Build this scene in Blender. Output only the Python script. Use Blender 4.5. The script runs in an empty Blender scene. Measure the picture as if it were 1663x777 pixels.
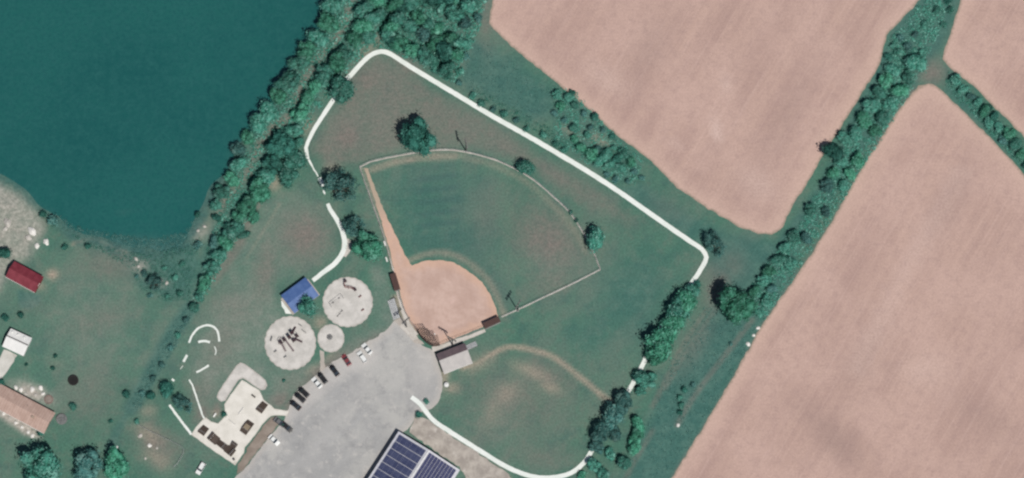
import bpy, bmesh, math, random
import numpy as np
from mathutils import Vector, Matrix
from mathutils.geometry import delaunay_2d_cdt

S = bpy.context.scene
COL = S.collection
R = math.radians

# ------------------------------------------------------------------ camera
MPP = 0.2                       # metres on the ground for one pixel of the photograph
DIST = 1500.0
TILT = R(11.0)
cam_d = bpy.data.cameras.new('camera')
cam = bpy.data.objects.new('camera', cam_d)
COL.objects.link(cam)
cam.location = (0, -DIST * math.sin(TILT), DIST * math.cos(TILT))
cam.rotation_euler = (TILT, 0, 0)
cam_d.sensor_width = 36.0
cam_d.lens = 36.0 * DIST / (1663 * MPP)
cam_d.clip_start = 10.0
cam_d.clip_end = 8000.0
S.camera = cam

# ------------------------------------------------------------------ light
SUN_EL, SUN_AZ = R(64.0), R(149.0)          # azimuth clockwise from +Y
world = bpy.data.worlds.new('World')
S.world = world
world.use_nodes = True
wn = world.node_tree.nodes
sky = wn.new('ShaderNodeTexSky')
sky.sky_type = 'NISHITA'
sky.sun_disc = False
sky.sun_elevation = SUN_EL
sky.sun_rotation = SUN_AZ
wn['Background'].inputs['Strength'].default_value = 0.05
world.node_tree.links.new(sky.outputs[0], wn['Background'].inputs['Color'])
sd = bpy.data.lights.new('sun', 'SUN')
sd.energy = 4.3
sd.angle = R(0.5)
sd.color = (1.0, 0.96, 0.9)
sun = bpy.data.objects.new('sun', sd)
COL.objects.link(sun)
svec = Vector((math.cos(SUN_EL) * math.sin(SUN_AZ), math.cos(SUN_EL) * math.cos(SUN_AZ), math.sin(SUN_EL)))
sun.rotation_euler = svec.to_track_quat('Z', 'Y').to_euler()
sun.location = svec * 300

S.view_settings.view_transform = 'Standard'
S.view_settings.look = 'None'
S.view_settings.exposure = 0.0
S.view_settings.gamma = 1.0
S.view_settings.use_curve_mapping = False
S.render.engine = 'CYCLES'
S.cycles.filter_width = 2.4
S.cycles.max_bounces = 6

# ------------------------------------------------------------------ photo pixel <-> place
CT, ST = math.cos(TILT), math.sin(TILT)
CAMP = np.array([0.0, -DIST * ST, DIST * CT])


def P(px, py, z=0.0):
    """point of the place at height z that stands at photograph position px, py"""
    u, v = (px - 831.5) * MPP, (388.5 - py) * MPP
    d = np.array([u, ST * DIST + CT * v, -CT * DIST + ST * v])
    t = (z - CAMP[2]) / d[2]
    return (CAMP[0] + t * d[0], CAMP[1] + t * d[1])


def to_px(x, y):
    rx, ry, rz = x, y + DIST * ST, -DIST * CT
    dep = ry * ST - rz * CT
    v = ry * CT + rz * ST
    return 831.5 + rx / dep * DIST / MPP, 388.5 - v / dep * DIST / MPP


def ang(dx, dy):
    return math.atan2(-dy, dx)


# ------------------------------------------------------------------ tagging
def tag(o, label=None, cat=None, group=None, kind=None):
    if label:
        o['label'] = label
    if cat:
        o['category'] = cat
    if group:
        o['group'] = group
    if kind:
        o['kind'] = kind
    return o


def thing(name, label, cat, loc, rz=0.0, group=None):
    o = bpy.data.objects.new(name, None)
    COL.objects.link(o)
    o.empty_display_size = 0.5
    o.location = loc
    o.rotation_euler = (0, 0, rz)
    return tag(o, label, cat, group)


def children(o):
    return CHILD.get(o.name, [])


CHILD = {}


def adopt(c, p):
    c.parent = p
    CHILD.setdefault(p.name, []).append(c)


def copy_tree(o, parent=None):
    c = o.copy()
    COL.objects.link(c)
    if parent:
        adopt(c, parent)
    for ch in children(o):
        copy_tree(ch, c)
    return c


# ------------------------------------------------------------------ materials
def lin(c):
    c = c / 255.0
    return c / 12.92 if c <= 0.04045 else ((c + 0.055) / 1.055) ** 2.4


KEXP = 1.42


def C(r, g, b, k=None):
    k = KEXP if k is None else k
    return (lin(r) / k, lin(g) / k, lin(b) / k, 1.0)


class Mat:
    def __init__(self, name, rough=0.9, spec=0.2, metal=0.0):
        self.m = bpy.data.materials.new(name)
        self.m.use_nodes = True
        self.t = self.m.node_tree
        self.b = self.t.nodes['Principled BSDF']
        self.b.inputs['Roughness'].default_value = rough
        self.b.inputs['Specular IOR Level'].default_value = spec
        self.b.inputs['Metallic'].default_value = metal
        self.tc = self.t.nodes.new('ShaderNodeTexCoord').outputs['Object']

    def n(self, kind, **kw):
        nd = self.t.nodes.new(kind)
        for k, v in kw.items():
            setattr(nd, k, v)
        return nd

    def link(self, a, b):
        self.t.links.new(a, b)

    def rgb(self, c):
        nd = self.n('ShaderNodeRGB')
        nd.outputs[0].default_value = c
        return nd.outputs[0]

    def val(self, sock, v):
        if isinstance(v, (int, float)):
            sock.default_value = v
        elif isinstance(v, tuple):
            sock.default_value = v
        else:
            self.link(v, sock)

    def coord(self, scale=(1, 1, 1), rot=0.0, src=None):
        mp = self.n('ShaderNodeMapping')
        self.link(src or self.tc, mp.inputs['Vector'])
        # rotate first, then scale along the rotated axes
        if rot:
            m0 = self.n('ShaderNodeMapping')
            m0.inputs['Rotation'].default_value = (0, 0, -rot)
            self.link(src or self.tc, m0.inputs['Vector'])
            self.link(m0.outputs[0], mp.inputs['Vector'])
        mp.inputs['Scale'].default_value = scale
        return mp.outputs[0]

    def noise(self, scale, detail=3.0, rough=0.55, vec=None, dist=0.0):
        nd = self.n('ShaderNodeTexNoise')
        nd.inputs['Scale'].default_value = scale
        nd.inputs['Detail'].default_value = detail
        nd.inputs['Roughness'].default_value = rough
        nd.inputs['Distortion'].default_value = dist
        self.link(vec or self.tc, nd.inputs['Vector'])
        return nd.outputs['Fac']

    def ramp(self, fac, lo, hi, a=0.0, b=1.0):
        nd = self.n('ShaderNodeMapRange')
        nd.interpolation_type = 'SMOOTHSTEP'
        self.val(nd.inputs[0], fac)
        nd.inputs[1].default_value = lo
        nd.inputs[2].default_value = hi
        nd.inputs[3].default_value = a
        nd.inputs[4].default_value = b
        return nd.outputs[0]

    def math(self, op, a, b=0.0):
        nd = self.n('ShaderNodeMath', operation=op)
        self.val(nd.inputs[0], a)
        self.val(nd.inputs[1], b)
        return nd.outputs[0]

    def mix(self, fac, a, b, mode='MIX'):
        nd = self.n('ShaderNodeMix', data_type='RGBA', blend_type=mode)
        self.val(nd.inputs[0], fac)
        self.val(nd.inputs[6], a)
        self.val(nd.inputs[7], b)
        return nd.outputs[2]

    def attr(self, name):
        nd = self.n('ShaderNodeAttribute', attribute_name=name)
        return nd.outputs['Fac']

    def color(self, c):
        self.val(self.b.inputs['Base Color'], c)
        return self

    def bump(self, h, strength=0.3, dist=0.1):
        nd = self.n('ShaderNodeBump')
        nd.inputs['Strength'].default_value = strength
        nd.inputs['Distance'].default_value = dist
        self.link(h, nd.inputs['Height'])
        self.link(nd.outputs[0], self.b.inputs['Normal'])
        return self


_simple = {}


def plain(name, c, rough=0.7, spec=0.3, metal=0.0, var=0.12, scale=1.5):
    """a worn, slightly uneven surface of one colour"""
    if name in _simple:
        return _simple[name]
    m = Mat(name, rough, spec, metal)
    d = tuple(x * (1 - var) for x in c[:3]) + (1,)
    l = tuple(min(1, x * (1 + var)) for x in c[:3]) + (1,)
    f = m.ramp(m.noise(scale, 4), 0.3, 0.7)
    m.color(m.mix(f, d, l))
    _simple[name] = m.m
    return m.m


# ------------------------------------------------------------------ mesh builder
class MB:
    def __init__(self):
        self.v = []
        self.f = []

    def add(self, vs, fs):
        n = len(self.v)
        self.v += [tuple(p) for p in vs]
        self.f += [tuple(n + i for i in q) for q in fs]
        return self

    def box(self, c, s, rz=0.0, taper=1.0):
        hx, hy, hz = s[0] / 2, s[1] / 2, s[2] / 2
        vs = []
        for z, k in ((-hz, 1.0), (hz, taper)):
            for x, y in ((-hx, -hy), (hx, -hy), (hx, hy), (-hx, hy)):
                x, y = x * k, y * k
                vs.append((c[0] + x * math.cos(rz) - y * math.sin(rz), c[1] + x * math.sin(rz) + y * math.cos(rz), c[2] + z))
        return self.add(vs, [(3, 2, 1, 0), (4, 5, 6, 7), (0, 1, 5, 4), (1, 2, 6, 5), (2, 3, 7, 6), (3, 0, 4, 7)])

    def tube(self, p0, p1, r0, r1=None, n=8, cap=True):
        r1 = r0 if r1 is None else r1
        p0, p1 = Vector(p0), Vector(p1)
        d = (p1 - p0).normalized()
        a = d.orthogonal().normalized()
        b = d.cross(a)
        vs = []
        for p, r in ((p0, r0), (p1, r1)):
            for i in range(n):
                t = 2 * math.pi * i / n
                vs.append(p + (a * math.cos(t) + b * math.sin(t)) * r)
        fs = [(i, (i + 1) % n, n + (i + 1) % n, n + i) for i in range(n)]
        if cap:
            fs += [tuple(range(n - 1, -1, -1)), tuple(range(n, 2 * n))]
        return self.add(vs, fs)

    def path(self, pts, r, n=6):
        for a, b in zip(pts[:-1], pts[1:]):
            self.tube(a, b, r, r, n)
        return self

    def lathe(self, prof, n=24, c=(0, 0, 0)):
        vs, fs = [], []
        for r, z in prof:
            for i in range(n):
                t = 2 * math.pi * i / n
                vs.append((c[0] + r * math.cos(t), c[1] + r * math.sin(t), c[2] + z))
        for j in range(len(prof) - 1):
            for i in range(n):
                fs.append((j * n + i, j * n + (i + 1) % n, (j + 1) * n + (i + 1) % n, (j + 1) * n + i))
        fs.append(tuple(range(n - 1, -1, -1)))
        fs.append(tuple((len(prof) - 1) * n + i for i in range(n)))
        return self.add(vs, fs)

    def prism(self, poly, y0, y1):
        """poly of (x, z) extruded along y"""
        n = len(poly)
        vs = [(x, y0, z) for x, z in poly] + [(x, y1, z) for x, z in poly]
        fs = [(i, (i + 1) % n, n + (i + 1) % n, n + i) for i in range(n)]
        fs += [tuple(range(n - 1, -1, -1)), tuple(range(n, 2 * n))]
        return self.add(vs, fs)

    def slab(self, poly, z0, z1):
        n = len(poly)
        vs = [(x, y, z0) for x, y in poly] + [(x, y, z1) for x, y in poly]
        fs = [(i, (i + 1) % n, n + (i + 1) % n, n + i) for i in range(n)]
        fs += [tuple(range(n - 1, -1, -1)), tuple(range(n, 2 * n))]
        return self.add(vs, fs)

    def mesh(self, name, mat, smooth=False):
        me = bpy.data.meshes.new(name)
        me.from_pydata(self.v, [], self.f)
        bm = bmesh.new()
        bm.from_mesh(me)
        bmesh.ops.recalc_face_normals(bm, faces=bm.faces)
        bm.to_mesh(me)
        bm.free()
        if mat:
            me.materials.append(mat)
        if smooth:
            me.polygons.foreach_set('use_smooth', [True] * len(me.polygons))
        return me

    def build(self, name, mat, parent=None, smooth=False, loc=None):
        o = bpy.data.objects.new(name, self.mesh(name, mat, smooth))
        COL.objects.link(o)
        if loc:
            o.location = loc
        if parent:
            adopt(o, parent)
        return o


# ------------------------------------------------------------------ polygon tools (photograph pixels)
def seg_dist(x, y, pts, closed=False):
    pts = list(pts)
    if closed:
        pts = pts + [pts[0]]
    d = np.full(np.shape(x), 1e9)
    for (ax, ay), (bx, by) in zip(pts[:-1], pts[1:]):
        vx, vy = bx - ax, by - ay
        L = vx * vx + vy * vy + 1e-9
        t = np.clip(((x - ax) * vx + (y - ay) * vy) / L, 0, 1)
        d = np.minimum(d, np.hypot(x - ax - t * vx, y - ay - t * vy))
    return d


def inside(x, y, poly):
    r = np.zeros(np.shape(x), bool)
    n = len(poly)
    for i in range(n):
        (ax, ay), (bx, by) = poly[i], poly[(i + 1) % n]
        if ay == by:
            continue
        c = ((ay > y) != (by > y)) & (x < (bx - ax) * (y - ay) / (by - ay) + ax)
        r ^= c
    return r


def sdist(x, y, poly):
    d = seg_dist(x, y, poly, True)
    return np.where(inside(x, y, poly), -d, d)


def sstep(x, a, b):
    t = np.clip((x - a) / (b - a), 0, 1)
    return t * t * (3 - 2 * t)


def smooth_line(pts, step=6.0, closed=False):
    """Catmull-Rom through the points, then even steps"""
    pts = [np.array(p, float) for p in pts]
    n = len(pts)
    out = []
    rng = range(n if closed else n - 1)
    for i in rng:
        p1, p2 = pts[i], pts[(i + 1) % n]
        p0 = pts[i - 1] if (i > 0 or closed) else p1
        p3 = pts[(i + 2) % n] if (i + 2 < n or closed) else p2
        k = max(1, int(np.linalg.norm(p2 - p1) / step))
        for j in range(k):
            t = j / k
            out.append(0.5 * ((2 * p1) + (-p0 + p2) * t + (2 * p0 - 5 * p1 + 4 * p2 - p3) * t * t + (-p0 + 3 * p1 - 3 * p2 + p3) * t ** 3))
    if not closed:
        out.append(pts[-1])
    return [tuple(p) for p in out]


def dense(poly, step=8.0, jit=0.0, seed=1):
    rnd = random.Random(seed)
    out = []
    n = len(poly)
    for i in range(n):
        a, b = poly[i], poly[(i + 1) % n]
        k = max(1, int(math.hypot(b[0] - a[0], b[1] - a[1]) / step))
        for j in range(k):
            t = j / k
            out.append((a[0] + (b[0] - a[0]) * t + rnd.uniform(-jit, jit), a[1] + (b[1] - a[1]) * t + rnd.uniform(-jit, jit)))
    return out


def sheet(name, poly, z, mat, step=14.0, attrs=None, kind='structure'):
    """a triangulated ground sheet with the polygon's own edge; 'edge' holds metres to the border"""
    xs = [p[0] for p in poly]
    ys = [p[1] for p in poly]
    gx, gy = np.meshgrid(np.arange(min(xs), max(xs), step), np.arange(min(ys), max(ys), step))
    gx, gy = gx.ravel(), gy.ravel()
    keep = inside(gx, gy, poly) & (seg_dist(gx, gy, poly, True) > step * 0.4)
    pts = list(poly) + list(zip(gx[keep], gy[keep]))
    w = [Vector(P(px, py, z)) for px, py in pts]
    n = len(poly)
    vs, es, fs, *_ = delaunay_2d_cdt(w, [(i, (i + 1) % n) for i in range(n)], [], 1, 1e-4)
    me = bpy.data.meshes.new(name)
    me.from_pydata([(v.x, v.y, 0) for v in vs], [], [tuple(f) for f in fs])
    X = np.array([v.x for v in vs])
    Y = np.array([v.y for v in vs])
    px, py = to_px(X, Y)
    a = me.attributes.new('edge', 'FLOAT', 'POINT')
    a.data.foreach_set('value', (seg_dist(px, py, poly, True) * MPP).astype(np.float32))
    for k, fn in (attrs or {}).items():
        a = me.attributes.new(k, 'FLOAT', 'POINT')
        a.data.foreach_set('value', fn(px, py).astype(np.float32))
    up = sum(p.normal.z for p in me.polygons) > 0
    if not up:
        me.flip_normals()
    me.materials.append(mat)
    o = bpy.data.objects.new(name, me)
    COL.objects.link(o)
    o.location.z = z
    return tag(o, kind=kind)


def ribbon_poly(pts, w, step=6.0, seed=3, jit=0.0):
    """closed outline of a strip; w is a width or a list of widths (pixels)"""
    line = smooth_line(pts, step)
    n = len(line)
    rnd = random.Random(seed)
    L, Rr = [], []
    for i, p in enumerate(line):
        a = line[max(0, i - 1)]
        b = line[min(n - 1, i + 1)]
        dx, dy = b[0] - a[0], b[1] - a[1]
        l = math.hypot(dx, dy) or 1
        ww = w if isinstance(w, (int, float)) else np.interp(i / (n - 1), np.linspace(0, 1, len(w)), w)
        h1 = ww / 2 + rnd.uniform(-jit, jit)
        h2 = ww / 2 + rnd.uniform(-jit, jit)
        L.append((p[0] - dy / l * h1, p[1] + dx / l * h1))
        Rr.append((p[0] + dy / l * h2, p[1] - dx / l * h2))
    return L + Rr[::-1]


def ribbon(name, pts, w, z, mat, step=6.0, jit=0.0, seed=3):
    """a strip as quads between its two edges"""
    poly = ribbon_poly(pts, w, step, seed, jit)
    n = len(poly) // 2
    L, Rr = poly[:n], poly[n:][::-1]
    vs, e = [], []
    for a, b in zip(L, Rr):
        for t in (0, .25, .5, .75, 1):
            q = P(a[0] + (b[0] - a[0]) * t, a[1] + (b[1] - a[1]) * t, z)
            vs.append((q[0], q[1], 0))
            e.append(min(t, 1 - t) * math.hypot(b[0] - a[0], b[1] - a[1]) * MPP)
    fs = [(i * 5 + j, i * 5 + j + 1, i * 5 + 6 + j, i * 5 + 5 + j) for i in range(n - 1) for j in range(4)]
    me = bpy.data.meshes.new(name)
    me.from_pydata(vs, [], fs)
    if sum(p.normal.z for p in me.polygons) < 0:
        me.flip_normals()
    a = me.attributes.new('edge', 'FLOAT', 'POINT')
    a.data.foreach_set('value', np.array(e, np.float32))
    me.materials.append(mat)
    o = bpy.data.objects.new(name, me)
    COL.objects.link(o)
    o.location.z = z
    return tag(o, kind='structure')


# ================================================================== layout of the ground (photograph pixels)
LAKE = [(-400, -400), (700, -400), (585, -60), (548, 0), (528, 32), (505, 68), (478, 100), (452, 136), (436, 176), (405, 208), (376, 236),
        (374, 250), (362, 290), (345, 326), (326, 350), (316, 372), (300, 392), (286, 402), (262, 408), (236, 408), (214, 408), (196, 400), (166, 392),
        (134, 388), (108, 374), (94, 352), (78, 340), (62, 330), (40, 308), (18, 294), (-10, 280), (-400, 220)]
FIELD_A = [(700, -420), (815, -60), (797, 18), (795, 38), (802, 48), (836, 80), (900, 131), (958, 180), (1006, 224), (1046, 252), (1100, 305),
           (1150, 340), (1200, 368), (1232, 380), (1252, 382), (1268, 374), (1285, 338), (1312, 296), (1345, 240), (1382, 180), (1412, 132),
           (1428, 108), (1434, 84), (1440, 58), (1462, 34), (1502, -8), (1545, -70), (1680, -420)]
FIELD_B = [(1590, -70), (1561, 0), (1548, 40), (1532, 84), (1530, 96), (1545, 112), (1580, 140), (1622, 182), (1663, 222), (1760, 330), (2100, 560), (2300, -420), (1760, -420)]
FIELD_C = [(1492, 139), (1516, 136), (1534, 152), (1580, 196), (1618, 234), (1648, 266), (1680, 306), (1760, 410), (2100, 900), (2100, 1250), (800, 1250),
           (1030, 880), (1090, 777), (1136, 704), (1192, 610), (1236, 530), (1268, 484), (1310, 424), (1352, 358), (1394, 282), (1432, 222), (1466, 170)]
PATH_MAIN = [(508, 456), (527, 441), (545, 427), (556, 411), (560, 396), (556, 376), (547, 357), (536, 340), (530, 326), (526, 305), (519, 288),
             (508, 271), (500, 255), (497, 240), (507, 216), (523, 190), (541, 163), (556, 138), (571, 121), (586, 104), (602, 90), (618, 84), (634, 88),
             (662, 106), (700, 129), (750, 159), (800, 189), (850, 217), (900, 246), (950, 276), (1000, 308), (1050, 343), (1090, 371), (1122, 393),
             (1140, 405), (1147, 418), (1142, 431), (1131, 449), (1112, 476), (1088, 512), (1062, 553), (1046, 588), (1024, 630), (1000, 664), (980, 696),
             (964, 727), (948, 752), (928, 768), (904, 775), (876, 776), (850, 770), (820, 757), (790, 739), (760, 720), (730, 701), (705, 684), (692, 669), (682, 656), (668, 645)]
LOT = [(655, 524), (663, 538), (676, 552), (692, 564), (706, 572), (711, 590), (716, 606), (718, 622), (716, 640), (713, 654), (702, 664), (690, 668), (678, 672), (674, 680),
       (668, 690), (662, 698), (650, 706), (622, 740), (596, 778), (540, 880), (330, 880), (384, 772), (392, 768), (418, 734), (446, 700), (463, 682), (467, 664), (476, 642), (490, 628),
       (505, 616), (526, 598), (540, 588), (556, 581), (578, 568), (600, 554), (613, 546), (630, 534), (638, 522)]
INFIELD = [(591, 273), (598, 274), (603, 289), (614, 319), (627, 350), (641, 379), (652, 402), (660, 419), (669, 432), (680, 427), (690, 424), (714, 422), (737, 427),
           (752, 435), (768, 446), (783, 459), (797, 481), (806, 502), (811, 518), (786, 531), (758, 542), (733, 552), (714, 561), (706, 563), (692, 555), (676, 537), (665, 521), (657, 506), (651, 478),
           (646, 457), (640, 440), (634, 410), (628, 388), (620, 360), (606, 318)]
FENCE_ARC = [(584, 272), (600, 264), (618, 259), (654, 252), (701, 245), (735, 244), (768, 250), (801, 259), (833, 273), (867, 293), (900, 321), (924, 344), (944, 373), (961, 404), (975, 438)]
PLAZA = [(393, 617), (421, 634), (428, 649), (446, 664), (463, 667), (470, 668), (466, 676), (452, 675), (440, 676), (429, 686), (414, 707), (398, 727), (396, 736), (382, 756), (346, 732),
         (310, 706), (318, 694), (329, 682), (334, 678), (343, 685), (354, 688), (366, 676), (364, 657), (378, 637)]


def gauss_ell(x, y, cx, cy, rx, ry, rot=0.0):
    c, s = math.cos(R(rot)), math.sin(R(rot))
    u, v = (x - cx) * c + (y - cy) * s, -(x - cx) * s + (y - cy) * c
    return np.exp(-1.4 * ((u / rx) ** 2 + (v / ry) ** 2))


def stroke(x, y, pts, w, soft=None):
    soft = soft or w
    return 1 - sstep(seg_dist(x, y, smooth_line(pts, 10)), w / 2, w / 2 + soft)


def area(x, y, poly, soft=10):
    return 1 - sstep(sdist(x, y, poly), -soft, soft)


def m_dry(x, y):
    m = 0.6 * area(x, y, [(612, 92), (660, 112), (705, 150), (760, 190), (780, 215), (700, 228), (650, 238), (588, 264), (530, 272), (505, 240), (548, 172), (580, 122)], 14)
    m = np.maximum(m, 0.55 * area(x, y, [(700, 145), (800, 200), (870, 250), (960, 300), (1000, 330), (940, 330), (860, 270), (780, 240), (700, 240)], 14))
    for e in ((495, 385, 52, 52, 0, .85), (430, 440, 24, 70, 12, .55), (380, 500, 50, 40, 0, .35), (890, 390, 80, 55, 35, .8), (900, 455, 60, 28, -25, .5),
              (790, 350, 40, 60, 0, .3), (960, 320, 70, 26, 32, .45), (1000, 345, 50, 16, 33, .4), (835, 650, 110, 75, 0, .45), (790, 690, 40, 60, 30, .35), (890, 610, 50, 26, 25, .6),
              (880, 740, 80, 26, 0, .35), (180, 430, 60, 30, 0, .5), (160, 520, 70, 30, -20, .35), (60, 500, 40, 20, 0, .2), (560, 605, 60, 18, -38, .6), (470, 625, 40, 20, -40, .3),
              (360, 560, 30, 60, 20, .45), (330, 640, 30, 40, 0, .4), (150, 640, 60, 70, 10, .3), (255, 720, 50, 34, 35, .7), (525, 600, 60, 12, -38, .9), (455, 650, 24, 16, -35, .8), (595, 560, 40, 10, -35, .7), (330, 672, 16, 22, 0, .8), (352, 664, 10, 14, 0, .7), (318, 640, 10, 30, 15, .5), (1160, 450, 30, 30, 0, .4), (1190, 430, 26, 30, 0, .35),
              (1130, 560, 20, 60, 30, .35), (740, 100, 22, 50, 20, .3), (1080, 340, 40, 20, 30, .2), (640, 620, 10, 10, 0, .2), (340, 690, 14, 24, 0, .3), (790, 30, 14, 60, 0, .5),
              (1515, 118, 26, 22, 0, .8), (1390, 300, 14, 60, 33, .3), (1300, 440, 10, 70, 33, .25), (560, 225, 50, 40, -40, .9), (600, 130, 40, 34, 0, .8), (660, 110, 40, 20, 30, .7)):
        m = np.maximum(m, e[5] * gauss_ell(x, y, *e[:5]))
    m = np.maximum(m, 0.5 * stroke(x, y, [(572, 0), (560, 35), (545, 64), (516, 98), (494, 132), (470, 188), (444, 206), (427, 226), (416, 250), (404, 280), (382, 304), (356, 340)], 2, 9))
    m = np.maximum(m, 0.55 * stroke(x, y, [(430, 300), (405, 350), (385, 400), (350, 450)], 6, 12))
    m = np.maximum(m, 0.7 * stroke(x, y, [(660, 540), (640, 545), (600, 566), (560, 590), (500, 632), (470, 660)], 8, 12))
    for pts, a in (([(1222, 520), (1180, 574), (1130, 640), (1100, 690)], .42), ([(1180, 480), (1150, 520), (1110, 580), (1080, 630)], .38), ([(1150, 500), (1110, 560), (1085, 610), (1060, 660)], .4), ([(1060, 700), (1030, 750), (1010, 790)], .35)):
        m = np.maximum(m, a * stroke(x, y, pts, 3, 6))
    m = np.maximum(m, .8 * gauss_ell(x, y, 1165, 470, 20, 40, 25))
    # the thin headlands that run along the crops
    m = np.maximum(m, 0.6 * stroke(x, y, [(1484, 150), (1440, 218), (1402, 282), (1360, 358), (1318, 424), (1276, 484), (1244, 530), (1200, 610), (1144, 704), (1098, 777)], 4, 10))
    return m


def m_worn(x, y):
    m = 0.4 * stroke(x, y, [(604, 276), (640, 264), (690, 256), (740, 254)], 4, 7)
    m = np.maximum(m, 0.62 * gauss_ell(x, y, 668, 260, 16, 5, -8))
    m = np.maximum(m, 0.2 * stroke(x, y, [(745, 253), (800, 268), (835, 284), (866, 304), (900, 336), (930, 370), (950, 406)], 3, 7))
    m = np.maximum(m, 0.4 * stroke(x, y, [(664, 424), (690, 413), (716, 410), (742, 416), (766, 430), (790, 452), (806, 478), (818, 510)], 1, 8))
    m = np.maximum(m, 0.62 * stroke(x, y, [(752, 598), (775, 590), (800, 575), (823, 564), (857, 567), (896, 579), (926, 600), (953, 622), (976, 641), (996, 656)], 1.5, 7))
    m = np.maximum(m, 0.4 * gauss_ell(x, y, 780, 590, 34, 14, -30))
    for e in ((862, 604, 38, 12, 25, .5), (895, 630, 24, 11, 25, .42), (822, 640, 28, 18, -25, .36), (800, 668, 16, 28, 20, .25), (722, 600, 10, 40, 0, .7), (735, 630, 16, 12, 0, .5),
              (85, 446, 12, 10, 0, .75), (62, 465, 14, 8, 0, .5), (240, 705, 26, 16, 35, .4), (255, 745, 30, 16, 30, .4), (446, 298, 12, 14, 0, .6), (500, 205, 10, 24, 25, .4),
              (595, 82, 16, 14, 0, .5), (612, 66, 12, 14, 0, .35), (90, 590, 18, 8, 0, .15), (735, 130, 8, 8, 0, .0), (925, 212, 20, 10, 30, .3), (975, 228, 22, 10, 30, .45), (540, 272, 14, 8, 0, .35),
              (240, 668, 16, 12, 0, .4), (521, 524, 14, 12, -30, .6), (506, 600, 16, 6, -35, .3), (536, 578, 12, 6, -30, .3), (350, 672, 8, 8, 0, .4)):
        m = np.maximum(m, e[5] * gauss_ell(x, y, *e[:5]))
    m = np.maximum(m, 0.12 * stroke(x, y, [(572, 0), (560, 35), (545, 64), (516, 98), (494, 132), (470, 188), (444, 206), (427, 226), (416, 250), (404, 280), (382, 304), (356, 340), (332, 372)], 8, 8))
    m = np.maximum(m, 0.35 * stroke(x, y, [(590, 274), (600, 304), (615, 345), (630, 395), (640, 440)], 3, 4))
    m = np.maximum(m, 0.45 * stroke(x, y, [(118, 396), (150, 388), (180, 398), (205, 410)], 2, 4))
    m = np.maximum(m, 0.32 * stroke(x, y, [(640, 545), (610, 562), (575, 584), (530, 612)], 4, 10))
    m = np.maximum(m, 0.16 * stroke(x, y, [(455, 330), (430, 372), (400, 420)], 1.5, 3))
    m = np.maximum(m, 0.6 * area(x, y, [(637, 480), (655, 476), (680, 545), (660, 550), (640, 520)], 5))
    m = np.maximum(m, 0.5 * area(x, y, [(674, 680), (700, 690), (760, 730), (830, 775), (820, 800), (700, 720)], 6))
    return m


def m_pale(x, y):
    m = 0.66 * area(x, y, [(-80, 280), (0, 296), (36, 318), (64, 348), (70, 372), (58, 398), (44, 420), (30, 424), (12, 440), (0, 470), (-80, 520)], 14)
    m = np.maximum(m, 0.5 * gauss_ell(x, y, 322, 378, 22, 16, 0))
    m = np.maximum(m, 0.5 * gauss_ell(x, y, 228, 432, 14, 12, 0))
    m = np.maximum(m, 0.35 * gauss_ell(x, y, 262, 462, 16, 8, 0))
    m = np.maximum(m, 1.0 * area(x, y, [(0, 640), (20, 660), (60, 700), (66, 712), (40, 706), (-10, 670)], 6))
    m = np.maximum(m, 1.1 * gauss_ell(x, y, 52, 637, 36, 14, 25))
    return m


def m_lush(x, y):
    m = 0.75 * area(x, y, [(748, 60), (790, 70), (850, 110), (900, 150), (905, 190), (860, 195), (800, 170), (745, 130)], 16)
    m = np.maximum(m, 0.85 * area(x, y, [(1190, 380), (1150, 410), (1160, 470), (1140, 520), (1090, 600), (1050, 680), (1000, 800), (1090, 790), (1150, 690), (1200, 600), (1250, 520), (1290, 450), (1270, 395)], 16))
    m = np.maximum(m, 0.7 * area(x, y, [(1040, 300), (1120, 350), (1200, 385), (1210, 410), (1130, 395), (1060, 350), (1000, 305)], 12))
    m = np.maximum(m, 0.9 * stroke(x, y, [(310, 500), (285, 535), (262, 575), (238, 620), (214, 662)], 12, 14))
    m = np.maximum(m, 0.6 * stroke(x, y, [(214, 660), (196, 690), (176, 730)], 4, 8))
    m = np.maximum(m, 0.9 * area(x, y, [(110, 380), (200, 396), (260, 400), (318, 386), (324, 430), (310, 490), (270, 486), (230, 470), (205, 432), (150, 400)], 12))
    m = np.maximum(m, 0.95 * area(x, y, [(27, 470), (46, 474), (66, 480), (66, 492), (52, 502), (32, 500)], 3))
    m = np.maximum(m, 0.8 * area(x, y, [(1500, -20), (1560, -10), (1530, 80), (1495, 115), (1440, 60)], 10))
    m = np.maximum(m, 0.8 * area(x, y, [(1500, 110), (1440, 70), (1330, 300), (1200, 480), (1230, 520), (1400, 250), (1490, 140)], 8))
    m = np.maximum(m, 0.8 * area(x, y, [(1535, 110), (1670, 250), (1670, 280), (1535, 150)], 8))
    m = np.maximum(m, 0.4 * area(x, y, [(620, 280), (720, 262), (800, 290), (820, 420), (760, 412), (690, 412), (660, 400)], 20))
    m = np.maximum(m, 0.65 * gauss_ell(x, y, 1030, 490, 90, 90, 0))
    m = np.maximum(m, 0.45 * gauss_ell(x, y, 960, 545, 60, 40, 0))
    m = np.maximum(m, 0.6 * area(x, y, [(545, -20), (800, -20), (770, 60), (735, 135), (640, 84), (600, 70), (490, 190), (380, 400), (310, 500), (300, 480), (370, 290), (440, 160)], 8))
    m = np.maximum(m, 0.55 * area(x, y, [(895, 140), (935, 150), (1000, 220), (1045, 260), (1030, 300), (960, 270), (900, 230)], 10))
    return m


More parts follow.
